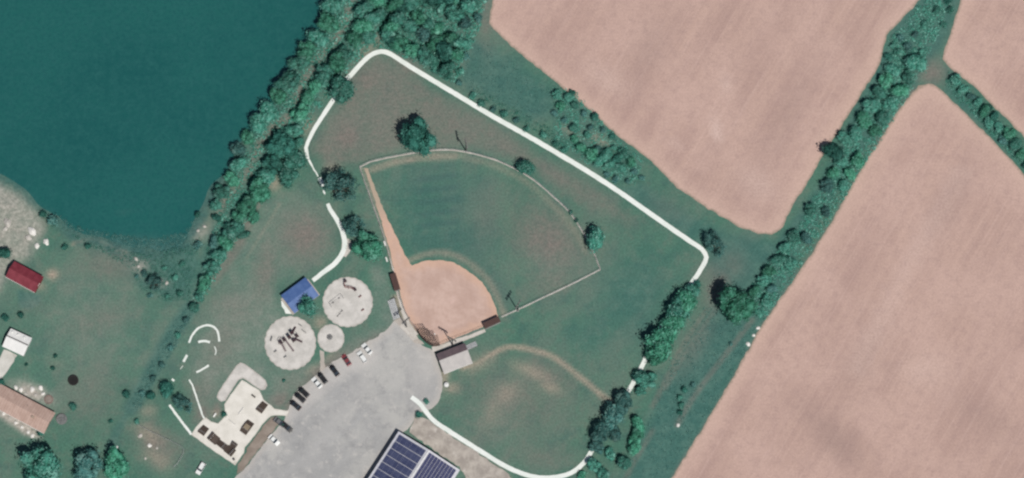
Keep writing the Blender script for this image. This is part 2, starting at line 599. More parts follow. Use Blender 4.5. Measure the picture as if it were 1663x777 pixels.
def m_light(x, y):
    # short pale lawn round the playground and the plaza
    m = 0.9 * area(x, y, [(340, 500), (420, 440), (470, 520), (430, 590), (440, 640), (470, 640), (452, 664), (430, 640), (390, 590), (350, 640), (330, 660), (315, 600)], 26)
    m = np.maximum(m, 0.7 * area(x, y, [(430, 600), (520, 590), (600, 540), (640, 510), (640, 540), (560, 585), (470, 650), (440, 650)], 14))
    m = np.maximum(m, 0.6 * area(x, y, [(600, 430), (632, 440), (640, 520), (610, 540), (604, 470)], 12))
    m = np.maximum(m, 0.45 * area(x, y, [(400, 330), (480, 310), (540, 350), (545, 420), (450, 460), (370, 480), (345, 470)], 20))
    m = np.maximum(m, 0.45 * gauss_ell(x, y, 150, 530, 120, 110, 0))
    m = np.maximum(m, 0.45 * gauss_ell(x, y, 900, 420, 60, 50, 0))
    m = np.maximum(m, 0.4 * gauss_ell(x, y, 620, 200, 90, 60, 0))
    return np.maximum(m, 0.4 * gauss_ell(x, y, 800, 680, 60, 70, 0))


def m_mow(x, y):
    # faint bands left by the mower in the outfield
    b = .55 + .45 * np.sin((y + .12 * (x - 700)) * 2 * math.pi / 19.0)
    m = b * 0.6 * area(x, y, [(672, 272), (742, 266), (748, 370), (678, 384)], 12)
    m = np.maximum(m, 0.3 * area(x, y, [(660, 380), (770, 370), (800, 440), (790, 450), (730, 408), (672, 412)], 12))
    return np.maximum(m, 0.35 * area(x, y, [(780, 420), (810, 440), (838, 490), (816, 500), (800, 470)], 12))


# ---- terrain
gx = np.concatenate([[-3000, -1200, -600, -380, -260], np.arange(-210, 211, 0.9), [260, 380, 600, 1200, 3000]])
gy = np.concatenate([[-3000, -1200, -600, -300, -180], np.arange(-126, 127, 0.9), [180, 300, 600, 1200, 3000]])
GX, GY = np.meshgrid(gx, gy)
PX, PY = to_px(GX, GY)
far = (np.abs(GX) > 400) | (np.abs(GY) > 300)
lakeSD = sdist(PX, PY, LAKE) * MPP
rs = np.random.RandomState(5)
wob = np.zeros_like(GX)
for _ in range(22):
    a, f, ph = rs.uniform(0, 6.28), rs.uniform(0.05, 0.5), rs.uniform(0, 6.28)
    wob += np.sin(GX * f * math.cos(a) + GY * f * math.sin(a) + ph) * 0.06 / f ** 0.5
GZ = -0.45 + np.clip((lakeSD + wob * 2.2) * 0.12, -2.0, 0.45)
GZ = np.where(far, 0.0, GZ)
GZ += np.where(lakeSD > 4, np.clip(wob, -0.5, 0.5) * 0.004, 0)
nx, ny = len(gx), len(gy)
me = bpy.data.meshes.new('ground')
me.vertices.add(nx * ny)
me.vertices.foreach_set('co', np.stack([GX.ravel(), GY.ravel(), GZ.ravel()], 1).ravel())
ii = (np.arange(ny - 1)[:, None] * nx + np.arange(nx - 1)[None, :]).ravel()
quads = np.stack([ii, ii + 1, ii + nx + 1, ii + nx], 1)
me.loops.add(quads.size)
me.loops.foreach_set('vertex_index', quads.ravel())
me.polygons.add(len(quads))
me.polygons.foreach_set('loop_start', np.arange(0, quads.size, 4))
me.polygons.foreach_set('loop_total', np.full(len(quads), 4))
me.update()
me.validate()
for nm, fn in (('dry', m_dry), ('worn', m_worn), ('pale', m_pale), ('lush', m_lush), ('mow', m_mow), ('light', m_light)):
    a = me.attributes.new(nm, 'FLOAT', 'POINT')
    a.data.foreach_set('value', np.where(far, 0, fn(PX, PY)).ravel().astype(np.float32))
a = me.attributes.new('shore', 'FLOAT', 'POINT')
a.data.foreach_set('value', np.clip(lakeSD, -50, 50).ravel().astype(np.float32))

g = Mat('meadow grass', 0.95, 0.1)
big = g.noise(0.045, 4)
mid = g.noise(0.22, 5, 0.65)
fine = g.noise(1.6, 4, 0.7)
tuft = g.noise(0.7, 3, 0.6)
wide = g.noise(0.055, 5, 0.62, g.coord((1.0, 0.55, 1), R(-32)), 0.4)
patch = g.noise(0.16, 5, 0.65, g.coord((1.0, 0.6, 1), R(-32)))
base = g.mix(g.ramp(wide, 0.4, 0.6), C(74, 115, 101), C(98, 122, 110))
base = g.mix(g.ramp(patch, 0.42, 0.62, 0, 0.6), base, C(86, 125, 108))
base = g.mix(g.ramp(mid, 0.48, 0.7, 0, 0.45), base, C(110, 121, 110))
base = g.mix(g.ramp(g.noise(0.13, 5, 0.65), 0.5, 0.68, 0, 0.7), base, C(72, 107, 99))
base = g.mix(g.ramp(tuft, 0.5, 0.75, 0, 0.4), base, C(76, 107, 98))


def masked(name, a, amt=1.1, lo=0.12, hi=0.95):
    m = a.attr(name)
    k = a.math('ADD', m, a.math('MULTIPLY', a.math('SUBTRACT', a.math('ADD', a.math('MULTIPLY', mid, 0.75), a.math('MULTIPLY', tuft, 0.25)), 0.5), a.math('MULTIPLY', m, amt)))
    return a.math('MINIMUM', a.math('MAXIMUM', k, 0.0), 1.0)


lush = g.mix(g.ramp(mid, 0.35, 0.68), C(62, 104, 99), C(82, 120, 111))
base = g.mix(masked('lush', g), base, lush)
base = g.mix(masked('light', g), base, g.mix(g.ramp(mid, 0.35, 0.65), C(110, 131, 119), C(126, 139, 129)))
dry = g.mix(g.ramp(tuft, 0.3, 0.7), C(118, 113, 108), C(134, 125, 119))
base = g.mix(masked('dry', g), base, dry)
worn = g.mix(g.ramp(fine, 0.3, 0.7), C(162, 146, 132), C(186, 168, 152))
base = g.mix(masked('worn', g), base, worn)
pale = g.mix(g.ramp(tuft, 0.35, 0.7), C(160, 155, 147), C(194, 187, 178))
base = g.mix(masked('pale', g), base, pale)
mud = g.mix(g.ramp(mid, 0.3, 0.7), C(58, 100, 98), C(82, 114, 107))
base = g.mix(g.ramp(g.math('ADD', g.attr('shore'), g.math('MULTIPLY', mid, 5.0)), 2.2, 6.5, 0.8, 0.0), base, mud)
mow = g.math('MULTIPLY', g.attr('mow'), g.ramp(mid, 0.2, 0.7, 0.6, 1.0))
base = g.mix(mow, base, C(68, 99, 98))
spk = g.ramp(fine, 0.25, 0.75, 0.85, 1.3)
base = g.mix(1.0, base, spk, 'MULTIPLY')
g.color(base)
g.bump(tuft, 0.5, 0.25)
me.materials.append(g.m)
o = bpy.data.objects.new('ground', me)
COL.objects.link(o)
tag(o, kind='structure')

# ---- lake
w = Mat('lake water', 0.16, 0.5)
ripple = w.noise(0.5, 4, 0.6, w.coord((1, 2.2, 1), R(35)))
blot = w.noise(0.02, 4, 0.6)
sp = w.noise(0.35, 4, 0.75)
deep = w.mix(w.ramp(blot, 0.35, 0.65), C(29, 92, 90), C(37, 102, 97))
deep = w.mix(w.ramp(sp, 0.35, 0.7, 0, 0.8), deep, C(43, 103, 100))
deep = w.mix(w.ramp(w.noise(0.9, 3, 0.7), 0.4, 0.7, 0, 0.5), deep, C(26, 84, 86))
sh = w.mix(w.ramp(w.noise(0.15, 5, 0.7), 0.35, 0.65), C(44, 98, 96), C(72, 114, 110))
kk = w.math('ADD', w.attr('shallow'), w.math('MULTIPLY', w.math('SUBTRACT', w.noise(0.12, 4), 0.5), 0.5))
w.color(w.mix(w.ramp(kk, 0.25, 1.0), deep, sh))
w.bump(ripple, 0.06, 0.08)


def shallow(x, y):
    d = -sdist(x, y, LAKE) * MPP
    m = 0.55 * (1 - sstep(d, -2, 5)) + .85 * gauss_ell(x, y, 225, 404, 130, 34, 4)
    m = np.maximum(m, 0.62 * gauss_ell(x, y, 240, 412, 90, 34, 0))
    m = np.maximum(m, 0.5 * gauss_ell(x, y, 200, 345, 40, 14, -8))
    return m


sheet('lake', [(-500, -450), (720, -450), (720, -60), (600, 60), (500, 300), (420, 520), (-500, 520)], -0.45, w.m, 9.0, {'shallow': shallow})


# ---- cropland
def field_mat(name, seed, sw):
    m = Mat(name, 0.95, 0.1)
    al = ang(1, -1.72)
    st = m.noise(1.0, 5, 0.6, m.coord((0.012, 0.16, 1), al))
    st2 = m.noise(1.0, 3, 0.6, m.coord((0.03, 0.9, 1), al))
    bl = m.noise(0.03 + 0.004 * seed, 4, 0.55)
    fn = m.noise(1.5, 5, 0.8)
    md = m.noise(0.35, 5, 0.75)
    ln = m.noise(1.0, 2, 0.5, m.coord((0.02, 1.3, 1), al))
    c = m.mix(m.ramp(st, 0.3, 0.7), C(183, 154, 145), C(200, 170, 158))
    c = m.mix(m.ramp(bl, 0.4, 0.62, 0, 0.85), c, C(203, 173, 162))
    c = m.mix(m.ramp(st2, 0.5, 0.85, 0, 0.4), c, C(204, 174, 163))
    c = m.mix(m.ramp(md, 0.42, 0.75, 0, 0.55), c, C(172, 145, 139))
    c = m.mix(m.ramp(ln, 0.52, 0.72, 0, 0.32), c, C(208, 179, 169))
    c = m.mix(m.math('MULTIPLY', m.attr('smudge'), m.ramp(bl, 0.3, 0.6, 0.5, 1.0)), c, C(154, 131, 126))
    # paler turned headland, broken up
    e = m.math('ADD', m.attr('edge'), m.math('MULTIPLY', m.noise(0.25, 4), 6.0))
    c = m.mix(m.ramp(e, 2.5, 10.0, 0.75, 0.0), c, C(210, 180, 167))
    e2 = m.math('ADD', m.attr('edge'), m.math('MULTIPLY', m.noise(0.9, 4), 1.6))
    c = m.mix(m.ramp(e2, 0.7, 1.9, 0.85, 0.0), c, C(152, 140, 126))
    c = m.mix(m.math('MULTIPLY', m.attr('mark'), m.ramp(fn, 0.3, 0.6, 0.3, 1.0)), c, C(222, 196, 186))
    c = m.mix(1.0, c, m.ramp(fn, 0.3, 0.7, 0.9, 1.12), 'MULTIPLY')
    m.color(c)
    m.bump(m.noise(1.0, 2, 0.5, m.coord((0.15, 2.4, 1), al)), 0.4, 0.12)
    return m.m


def marks_a(x, y):
    m = 0.8 * stroke(x, y, [(1158, 190), (1162, 210), (1166, 232)], 2, 4)
    m = np.maximum(m, 0.4 * stroke(x, y, [(1190, 90), (1176, 150), (1164, 200)], 1.5, 5))
    m = np.maximum(m, 0.5 * gauss_ell(x, y, 1090, 232, 14, 5, 15))
    m = np.maximum(m, 0.4 * gauss_ell(x, y, 985, 130, 50, 24, 30))
    return np.maximum(m, 0.4 * gauss_ell(x, y, 1230, 300, 40, 26, 30))


def marks_c(x, y):
    m = 0.3 * stroke(x, y, [(1560, 280), (1470, 440), (1390, 600)], 6, 20)
    return np.maximum(m, 0.3 * gauss_ell(x, y, 1500, 600, 50, 30, 0))


def smudge_c(x, y):
    m = 0.85 * gauss_ell(x, y, 1350, 705, 75, 28, 45)
    m = np.maximum(m, 0.4 * gauss_ell(x, y, 1400, 590, 26, 90, 30))
    m = np.maximum(m, 0.4 * gauss_ell(x, y, 1540, 330, 24, 90, 30))
    return np.maximum(m, 0.35 * gauss_ell(x, y, 1600, 680, 80, 30, 30))


def smudge_a(x, y):
    return np.maximum(0.35 * gauss_ell(x, y, 1050, 90, 30, 90, 30), 0.35 * gauss_ell(x, y, 1280, 180, 26, 110, 30))


sheet('cropland', dense(FIELD_A, 7, 1.2, 1), 0.03, field_mat('stubble soil north', 1, 3), 16, {'mark': marks_a, 'smudge': smudge_a})
sheet('cropland', dense(FIELD_B, 7, 1.2, 2), 0.03, field_mat('stubble soil east', 2, 3), 16, {'mark': lambda x, y: 0 * x, 'smudge': lambda x, y: 0 * x})
sheet('cropland', dense(FIELD_C, 7, 1.2, 3), 0.03, field_mat('stubble soil south', 3, 3), 16, {'mark': marks_c, 'smudge': smudge_c})

# ---- gravel car park
m = Mat('compacted gravel', 0.95, 0.15)
b = m.noise(0.07, 5, 0.6, None, 0.6)
tr = m.noise(1.0, 4, 0.6, m.coord((0.03, 0.3, 1), ang(1, -0.9)))
f = m.noise(2.5, 4, 0.75)
c = m.mix(m.ramp(b, 0.36, 0.64), C(168, 168, 168), C(188, 187, 184))
c = m.mix(m.ramp(tr, 0.45, 0.72, 0, 0.6), c, C(179, 179, 179))
c = m.mix(m.ramp(m.noise(0.2, 5, 0.7), 0.48, 0.7, 0, 0.8), c, C(155, 155, 156))
c = m.mix(m.ramp(m.noise(0.35, 5, 0.7), 0.52, 0.7, 0, 0.8), c, C(200, 197, 193))
c = m.mix(m.math('MULTIPLY', m.attr('pale'), m.ramp(b, 0.3, 0.6, 0.6, 1.0)), c, C(201, 198, 195))
e = m.math('ADD', m.attr('edge'), m.math('MULTIPLY', m.noise(0.5, 4), 3.0))
c = m.mix(m.ramp(e, 1.2, 4.0, 0.7, 0.0), c, C(196, 190, 184))
c = m.mix(1.0, c, m.ramp(f, 0.25, 0.75, 0.9, 1.1), 'MULTIPLY')
m.color(c).bump(f, 0.4, 0.06)
def lot_pale(x, y):
    q = 0.8 * stroke(x, y, [(468, 672), (490, 652), (520, 628), (560, 598), (600, 576)], 14, 14)
    q = np.maximum(q, 0.7 * gauss_ell(x, y, 690, 600, 30, 50, 0))
    q = np.maximum(q, 0.6 * gauss_ell(x, y, 445, 712, 14, 20, -35))
    return np.maximum(q, 0.2 * stroke(x, y, [(600, 600), (560, 660), (520, 720), (480, 777)], 10, 24))


sheet('parking_lot', dense(LOT, 6, 1.6, 4), 0.05, m.m, 10, {'pale': lot_pale})

# pale gravel strip beside the panelled roof
m = Mat('pale crushed stone', 0.95, 0.15)
b = m.noise(0.35, 5, 0.7)
c = m.mix(m.ramp(b, 0.35, 0.65), C(164, 156, 149), C(194, 186, 177))
c = m.mix(m.ramp(m.noise(0.3, 4), 0.58, 0.72, 0, .7), c, C(216, 210, 203))
m.color(c).bump(b, 0.5, 0.12)
STONE = m.m
sheet('gravel_strip', dense([(676, 674), (690, 680), (716, 696), (742, 714), (770, 732), (800, 752), (826, 770), (850, 800), (820, 860), (740, 860), (764, 790), (746, 758), (700, 728), (664, 702)], 6, 1.6, 8), 0.08, STONE, 10)

# ---- concrete
def concrete(name, c0, c1, stain, spread=0.25, edge=0.35):
    m = Mat(name, 0.85, 0.25)
    c = m.mix(m.ramp(m.noise(0.3, 5, 0.6), 0.35, 0.65), c0, c1)
    e = m.math('ADD', m.attr('edge'), m.math('MULTIPLY', m.noise(0.8, 4), edge))
    c = m.mix(m.ramp(e, edge * 0.5, edge * 1.2, 0.6, 0.0), c, stain)
    c = m.mix(m.ramp(m.noise(0.6, 5, 0.7), 0.58, 0.8, 0, spread), c, stain)
    c = m.mix(1.0, c, m.ramp(m.noise(3.0, 3), 0.3, 0.7, 0.95, 1.05), 'MULTIPLY')
    m.color(c)
    return m.m


PATHM = concrete('pale concrete path', C(234, 241, 235), C(246, 250, 246), C(206, 210, 198), 0.15, 0.2)
PLAZAM = concrete('plaza concrete', C(224, 220, 211), C(238, 234, 226), C(196, 188, 176), 0.5, 0.6)
SANDM = concrete('pea gravel', C(198, 195, 190), C(222, 218, 213), C(176, 168, 160), 0.6, 0.9)
CURBM = concrete('weathered concrete', C(196, 190, 182), C(216, 211, 204), C(170, 160, 150), 0.5, 0.3)
k0 = PATH_MAIN.index((530, 326))
k1 = PATH_MAIN.index((500, 255))
k2 = PATH_MAIN.index((1147, 418))
k3 = PATH_MAIN.index((964, 727))
ribbon('walking_path', PATH_MAIN[:k0] + [(532, 331)], [7, 8, 8, 8, 7.5, 6], 0.10, PATHM, 5, 0.25)
ribbon('walking_path', [(528, 316), (525, 309)], [1.5, 3.6, 2.5], 0.10, PATHM, 3, 0.3)
ribbon('walking_path', [(525, 303), (522, 296), (519, 289)], [5.5, 7, 6], 0.10, PATHM, 3, 0.3)
ribbon('walking_path', [(517, 287), (508, 272), (501, 259), (498, 247)], [2.2, 2.6, 3.4, 6], 0.10, PATHM, 4, 0.5)
ribbon('walking_path', [(498, 247)] + PATH_MAIN[k1 + 1:k2 + 2], [6, 7.6, 7.6, 8, 8, 8, 8, 7.6], 0.10, PATHM, 5, 0.25)
ribbon('walking_path', PATH_MAIN[k2 + 1:], 7.6, 0.105, PATHM, 5, 0.25)
sheet('path', dense([(556, 388), (566, 388), (572, 394), (569, 408), (562, 418), (554, 416)], 4, .5), 0.075, CURBM, 8)
ribbon('foul_line_path', [(644, 470), (649, 488), (654, 504), (660, 520), (666, 532), (674, 546)], [3, 5, 6, 8, 12], 0.08, CURBM, 5, .5)
ribbon('foul_line_path', [(702, 568), (722, 563), (746, 553), (768, 545), (788, 537)], [9, 9, 8, 6, 5], 0.08, CURBM, 5, .5)
sheet('apron', dense([(640, 521), (652, 516), (664, 528), (676, 546), (690, 560), (674, 558), (656, 538)], 5, .8), 0.07, CURBM, 8)
# narrow old walks above the plaza
for pts, wd in (([(307, 557), (312, 545), (320, 535), (329, 530), (338, 528.5), (348, 532), (354, 540), (356, 555)], 3.4),
                ([(322, 556), (330, 554), (341, 556)], 4.0), ([(348, 563), (351, 570), (349, 577)], 1.8), ([(298, 588), (301, 582), (304, 577)], 4.2),
                ([(319, 605), (329, 600), (339, 593.5)], 3.4), ([(307, 617), (312, 625), (316, 636), (323, 657), (329, 675), (333, 681)], 2.8),
                ([(275, 658), (286, 673), (298, 689), (311, 706)], 4.0), ([(279, 616), (283, 619)], 3.4), ([(293, 600), (297, 594)], 1.2)):
    ribbon('narrow_walk', pts, wd, 0.06, PATHM, 3, .3)
sheet('plaza', dense(PLAZA, 6, .4), 0.09, PLAZAM, 9)
Lb = ribbon_poly([(360, 642), (378, 617), (391, 600), (393, 603), (410, 614), (427, 627)], 17, 4)
LB = [(352, 645), (354, 638), (370, 614), (384, 594), (390, 589), (397, 591), (416, 605), (431, 618), (434, 626), (431, 633), (424, 634), (410, 625), (395, 615), (388, 617), (374, 638), (366, 651), (359, 653)]
sheet('gravel_bed', dense(smooth_line(LB, 5, True), 5, .4), 0.07, SANDM, 8)
MULCH = concrete('bark and dry turf', C(140, 128, 118), C(160, 148, 138), C(122, 120, 108), 0.6, 0.8)
sheet('verge', dense([(441, 677), (450, 677), (456, 684), (445, 700), (419, 733), (392, 767), (384, 770), (386, 754), (400, 735), (401, 728), (416, 708), (430, 688)], 5, .8), 0.07, MULCH, 8)
# playground circles
for cx, cy, rx, ry, nl in ((564.7, 491, 41, 41, 22), (471.5, 557.5, 42, 44, 22), (537.4, 549.7, 22, 23, 14)):
    pts = []
    for i in range(nl * 8):
        t = 2 * math.pi * i / (nl * 8)
        k = 0.975 + 0.03 * abs(math.sin(t * nl / 2)) + random.Random(i).uniform(-.005, .005)
        pts.append((cx + rx * k * math.cos(t), cy + ry * k * math.sin(t)))
    sheet('play_surface', pts, 0.09 if nl > 20 else 0.11, SANDM, 8)
sheet('path', dense([(520, 568), (526, 572), (528, 600), (520, 604)], 5, .8), 0.065, CURBM, 8)
sheet('driveway', dense([(7, 567), (28, 577), (22, 588), (10, 606), (0, 618), (-60, 690), (-90, 640), (-8, 596)], 6, .8), 0.07, concrete('drive concrete', C(205, 203, 196), C(222, 220, 213), C(180, 176, 168), .5, .6), 10)

# ---- ball field dirt
m = Mat('infield clay', 0.95, 0.1)
b = m.noise(0.12, 5, 0.6)
f = m.noise(2.0, 4, 0.75)
ring = m.n('ShaderNodeTexWave', wave_type='RINGS', rings_direction='SPHERICAL')
hx, hy = P(735, 500)
mp = m.n('ShaderNodeMapping')
mp.inputs['Location'].default_value = (-hx, -hy, 0)
m.link(m.tc, mp.inputs['Vector'])
m.link(mp.outputs[0], ring.inputs['Vector'])
ring.inputs['Scale'].default_value = 0.22
ring.inputs['Distortion'].default_value = 3.0
ring.inputs['Detail'].default_value = 3.0
c = m.mix(m.ramp(b, 0.35, 0.65), C(196, 167, 155), C(214, 186, 174))
c = m.mix(m.ramp(m.noise(0.5, 5, 0.7), 0.45, 0.7, 0, 0.6), c, C(190, 160, 147))
c = m.mix(m.math('MULTIPLY', ring.outputs['Fac'], 0.16), c, C(194, 166, 156))
e = m.math('ADD', m.attr('edge'), m.math('MULTIPLY', m.noise(0.4, 4), 4.0))
c = m.mix(m.ramp(e, 1.5, 6.0, 0.75, 0.0), c, C(217, 180, 158))
c = m.mix(m.attr('mark'), c, C(226, 196, 186))
c = m.mix(m.attr('strip'), c, C(178, 166, 148))
c = m.mix(1.0, c, m.ramp(f, 0.25, 0.75, 0.93, 1.07), 'MULTIPLY')
m.color(c)
sheet('infield_dirt', dense(INFIELD, 5, .9, 6), 0.04, m.m, 6,
      {'mark': lambda x, y: 0.8 * gauss_ell(x, y, 736.5, 488, 5, 7, 20), 'strip': lambda x, y: 0.8 * (1 - sstep(y, 320, 372)) * (1 - sstep(x, 640, 660))})
ribbon('mow_strip', FENCE_ARC, 2.2, 0.05, CURBM, 5, .35)
ribbon('mow_strip', [(975, 438), (930, 461), (890, 480), (850, 499), (815, 515)], 2.0, 0.05, CURBM, 5, .3)
ribbon('mow_strip', [(584, 272), (596, 306), (610, 346), (622, 380), (632, 415), (640, 444)], 1.8, 0.06, CURBM, 5, .3)

# ================================================================== vegetation
def foliage(name, dark, light, tip, rough=0.75):
    m = Mat(name, rough, 0.15)
    oi = m.n('ShaderNodeObjectInfo')
    geo = m.n('ShaderNodeNewGeometry')
    v = m.noise(2.6, 3, 0.6, m.coord((1, 1, .6)))
    deep = tuple(q * .62 for q in dark[:3]) + (1,)
    c = m.mix(m.ramp(v, 0.34, 0.52), deep, dark)
    c = m.mix(m.ramp(v, 0.5, 0.68), c, light)
    rpi = geo.outputs['Random Per Island']
    c = m.mix(m.ramp(rpi, 0.5, 1.0, 0.0, 0.7), c, tip)
    c = m.mix(1.0, c, m.ramp(oi.outputs['Random'], 0.0, 1.0, 0.72, 1.28), 'MULTIPLY')
    m.color(c)
    # leaves let some light through
    tl = m.n('ShaderNodeBsdfTranslucent')
    m.link(c, tl.inputs['Color'])
    ms = m.n('ShaderNodeMixShader')
    ms.inputs[0].default_value = 0.32
    out = m.t.nodes['Material Output']
    m.link(m.b.outputs[0], ms.inputs[1])
    m.link(tl.outputs[0], ms.inputs[2])
    m.link(ms.outputs[0], out.inputs['Surface'])
    return m.m


FOL = {
    'bright': foliage('bright leaves', C(70, 142, 116, 1), C(92, 164, 140, 1), C(126, 184, 166, 1)),
    'mid': foliage('mid leaves', C(70, 136, 120, 1), C(92, 158, 143, 1), C(134, 182, 170, 1)),
    'dark': foliage('dark leaves', C(52, 108, 97, 1), C(66, 127, 115, 1), C(90, 146, 133, 1)),
    'grey': foliage('grey leaves', C(72, 122, 118, 1), C(94, 143, 137, 1), C(126, 162, 154, 1)),
}
BARK = plain('bark', (0.11, 0.085, 0.065, 1), 0.95, 0.1, 0, 0.3, 3.0)


def leaf_quad(rnd, p, nrm, s, mb):
    nrm = (nrm * .9 + Vector((rnd.gauss(0, .32), rnd.gauss(0, .32), rnd.gauss(0, .25) + .4))).normalized()
    a = nrm.orthogonal().normalized()
    a.rotate(Matrix.Rotation(rnd.uniform(0, 6.28), 3, nrm))
    b = nrm.cross(a)
    s1, s2 = s * rnd.uniform(.6, 1.25), s * rnd.uniform(.4, .9)
    mb.add([p - a * s1, p - b * s2, p + a * s1, p + b * s2], [(0, 1, 2, 3)])


def crown_mb(seed, lobes, leaves, leaf, zlo=.28, core=.9, spread=.62, zsq=1.0, lr=(.30, .48)):
    """unit crown: radius about 1, top at 1"""
    rnd = random.Random(seed)
    mb = MB()
    cs = []
    zc = (zlo + 1) / 2
    for i in range(lobes):
        t = 2 * math.pi * i / max(1, lobes - 2) + rnd.uniform(-.4, .4)
        r = spread * rnd.uniform(.62, 1.22) if i < lobes - 2 else rnd.uniform(0, .25)
        rl = rnd.uniform(lr[0] * .85, lr[1])
        z = zc + rnd.uniform(-.22, .16) if i < lobes - 2 else 1 - rl * .5
        cs.append((Vector((r * math.cos(t), r * math.sin(t), z)), rl))
    if core > 0:
        for c, rl in cs:
            bm = bmesh.new()
            bmesh.ops.create_icosphere(bm, subdivisions=2, radius=1)
            vs = []
            for v in bm.verts:
                k = rl * core * (1 + rnd.uniform(-.08, .08))
                vs.append((c.x + v.co.x * k, c.y + v.co.y * k, c.z + v.co.z * k * .52 * zsq))
            fs = [tuple(v.index for v in f.verts) for f in bm.faces]
            bm.free()
            mb.add(vs, fs)
    tot = sum(rl * rl for _, rl in cs)
    for c, rl in cs:
        n = int(leaves * rl * rl / tot)
        # clumps on the lobe
        for _ in range(max(1, n // 9)):
            d = Vector((rnd.gauss(0, 1), rnd.gauss(0, 1), rnd.gauss(.35, .9))).normalized()
            q = rl * rnd.uniform(.78, 1.14)
            pc = c + Vector((d.x * q, d.y * q, d.z * q * .55 * zsq))
            for _ in range(9):
                s = leaf * 1.4
                p = pc + Vector((rnd.gauss(0, s), rnd.gauss(0, s), rnd.gauss(0, s * .5)))
                leaf_quad(rnd, p, d, leaf, mb)
    return mb


def trunk_mb(seed, limbs=5, top=.62, r=.075, reach=.55):
    rnd = random.Random(seed)
    mb = MB()
    mb.tube((0, 0, -.01), (0, 0, .12), r * 1.5, r, 8)
    mb.tube((0, 0, .12), (.02, .01, top), r, r * .45, 8)
    for i in range(limbs):
        t = 2 * math.pi * i / limbs + rnd.uniform(-.3, .3)
        z0 = rnd.uniform(.25, .45)
        k = rnd.uniform(.7, 1.0) * reach
        p1 = Vector((k * .5 * math.cos(t), k * .5 * math.sin(t), z0 + .14))
        p2 = Vector((k * math.cos(t + .2), k * math.sin(t + .2), z0 + .32))
        mb.tube((0, 0, z0), p1, r * .45, r * .28, 6)
        mb.tube(p1, p2, r * .28, r * .1, 5)
    return mb


def make_lib():
    lib = {}
    shapes = {
        'broad': [dict(seed=s, lobes=11, leaves=2300, leaf=.062) for s in (1, 2, 3)],
        'round': [dict(seed=s, lobes=8, leaves=1300, leaf=.085, spread=.52, lr=(.36, .52)) for s in (11, 12, 13)],
        'tall': [dict(seed=s, lobes=7, leaves=1100, leaf=.09, spread=.42, lr=(.4, .55), zlo=.15) for s in (21, 22)],
        'sparse': [dict(seed=s, lobes=13, leaves=2700, leaf=.055, core=0, spread=.68, lr=(.22, .36)) for s in (31, 32)],
        'shrub': [dict(seed=s, lobes=6, leaves=620, leaf=.12, spread=.5, zlo=.1, lr=(.38, .55), zsq=1.3) for s in (41, 42, 43)],
    }
    for k, lst in shapes.items():
        for i, kw in enumerate(lst):
            b = crown_mb(**kw).mesh('crown', None)
            t = (trunk_mb(kw['seed'] + 100, 9, .8, .06, .75) if k == 'sparse' else trunk_mb(kw['seed'] + 100)).mesh('trunk', BARK)
            for tone in FOL:
                m2 = b.copy()
                m2.materials.append(FOL[tone])
                lib[(k, i, tone)] = (m2, t)
            lib[(k, 'n')] = len(lst)
    return lib


LIB = make_lib()
TR = random.Random(77)


def tree(px, py, r, shape, tone, label, group=None, name='tree', cat='tree', hk=2.0, ry=None, i=None):
    """px, py, r: crown centre and radius in the photograph"""
    rm = r * MPP
    h = rm * hk * TR.uniform(.92, 1.08)
    zc = .62 * h
    x, y = P(px, py, zc)
    i = TR.randrange(LIB[(shape, 'n')]) if i is None else i
    cm, tm = LIB[(shape, i, tone)]
    root = thing(name, label, cat, (x, y, 0.0), TR.uniform(0, 6.28) if ry is None else 0.0, group)
    k = rm * TR.uniform(.95, 1.05) * 1.06
    q = TR.uniform(.84, 1.2) if ry is None else 1.0
    root.scale = (k * q, k / q if ry is None else ry * MPP, h)
    c = bpy.data.objects.new('crown', cm)
    COL.objects.link(c)
    adopt(c, root)
    if shape != 'shrub':
        t = bpy.data.objects.new('trunk', tm)
        COL.objects.link(t)
        adopt(t, root)
    return root


def shrub(px, py, r, tone, label, group=None, hk=1.5, name='shrub'):
    rm = r * MPP
    h = max(.7, rm * hk)
    x, y = P(px, py, h * .55)
    cm, _ = LIB[('shrub', TR.randrange(3), tone)]
    o = bpy.data.objects.new(name, cm)
    COL.objects.link(o)
    o.location = (x, y, 0)
    o.rotation_euler = (0, 0, TR.uniform(0, 6.28))
    o.scale = (rm * 1.05, rm * TR.uniform(.9, 1.1), h)
    return tag(o, label, 'shrub', group)


ORD = ['first', 'second', 'third', 'fourth', 'fifth', 'sixth', 'seventh', 'eighth', 'ninth', 'tenth', 'eleventh', 'twelfth', 'thirteenth', 'fourteenth', 'fifteenth',
       'sixteenth', 'seventeenth', 'eighteenth', 'nineteenth', 'twentieth', 'twenty-first', 'twenty-second', 'twenty-third', 'twenty-fourth']
TONE = {'bright': 'bright green', 'mid': 'mid green', 'dark': 'dark green', 'grey': 'grey green'}


def row(pts, phrase, group, shape=('round',), name='tree', cat='tree', hk=2.0, jit=2.0):
    for i, q in enumerate(pts):
        px, py, r, tone = q[:4]
        sh = q[4] if len(q) > 4 else TR.choice(shape)
        px += TR.uniform(-jit, jit)
        py += TR.uniform(-jit, jit)
        lab = '%s %s, %s %s' % (TONE[tone], name.replace('_', ' '), ORD[i], phrase)
        if sh == 'shrub':
            shrub(px, py, r, tone, lab, group, 1.5, name)
        else:
            tree(px, py, r * TR.uniform(.82, 1.16), sh, tone, lab, group, name, cat, hk)


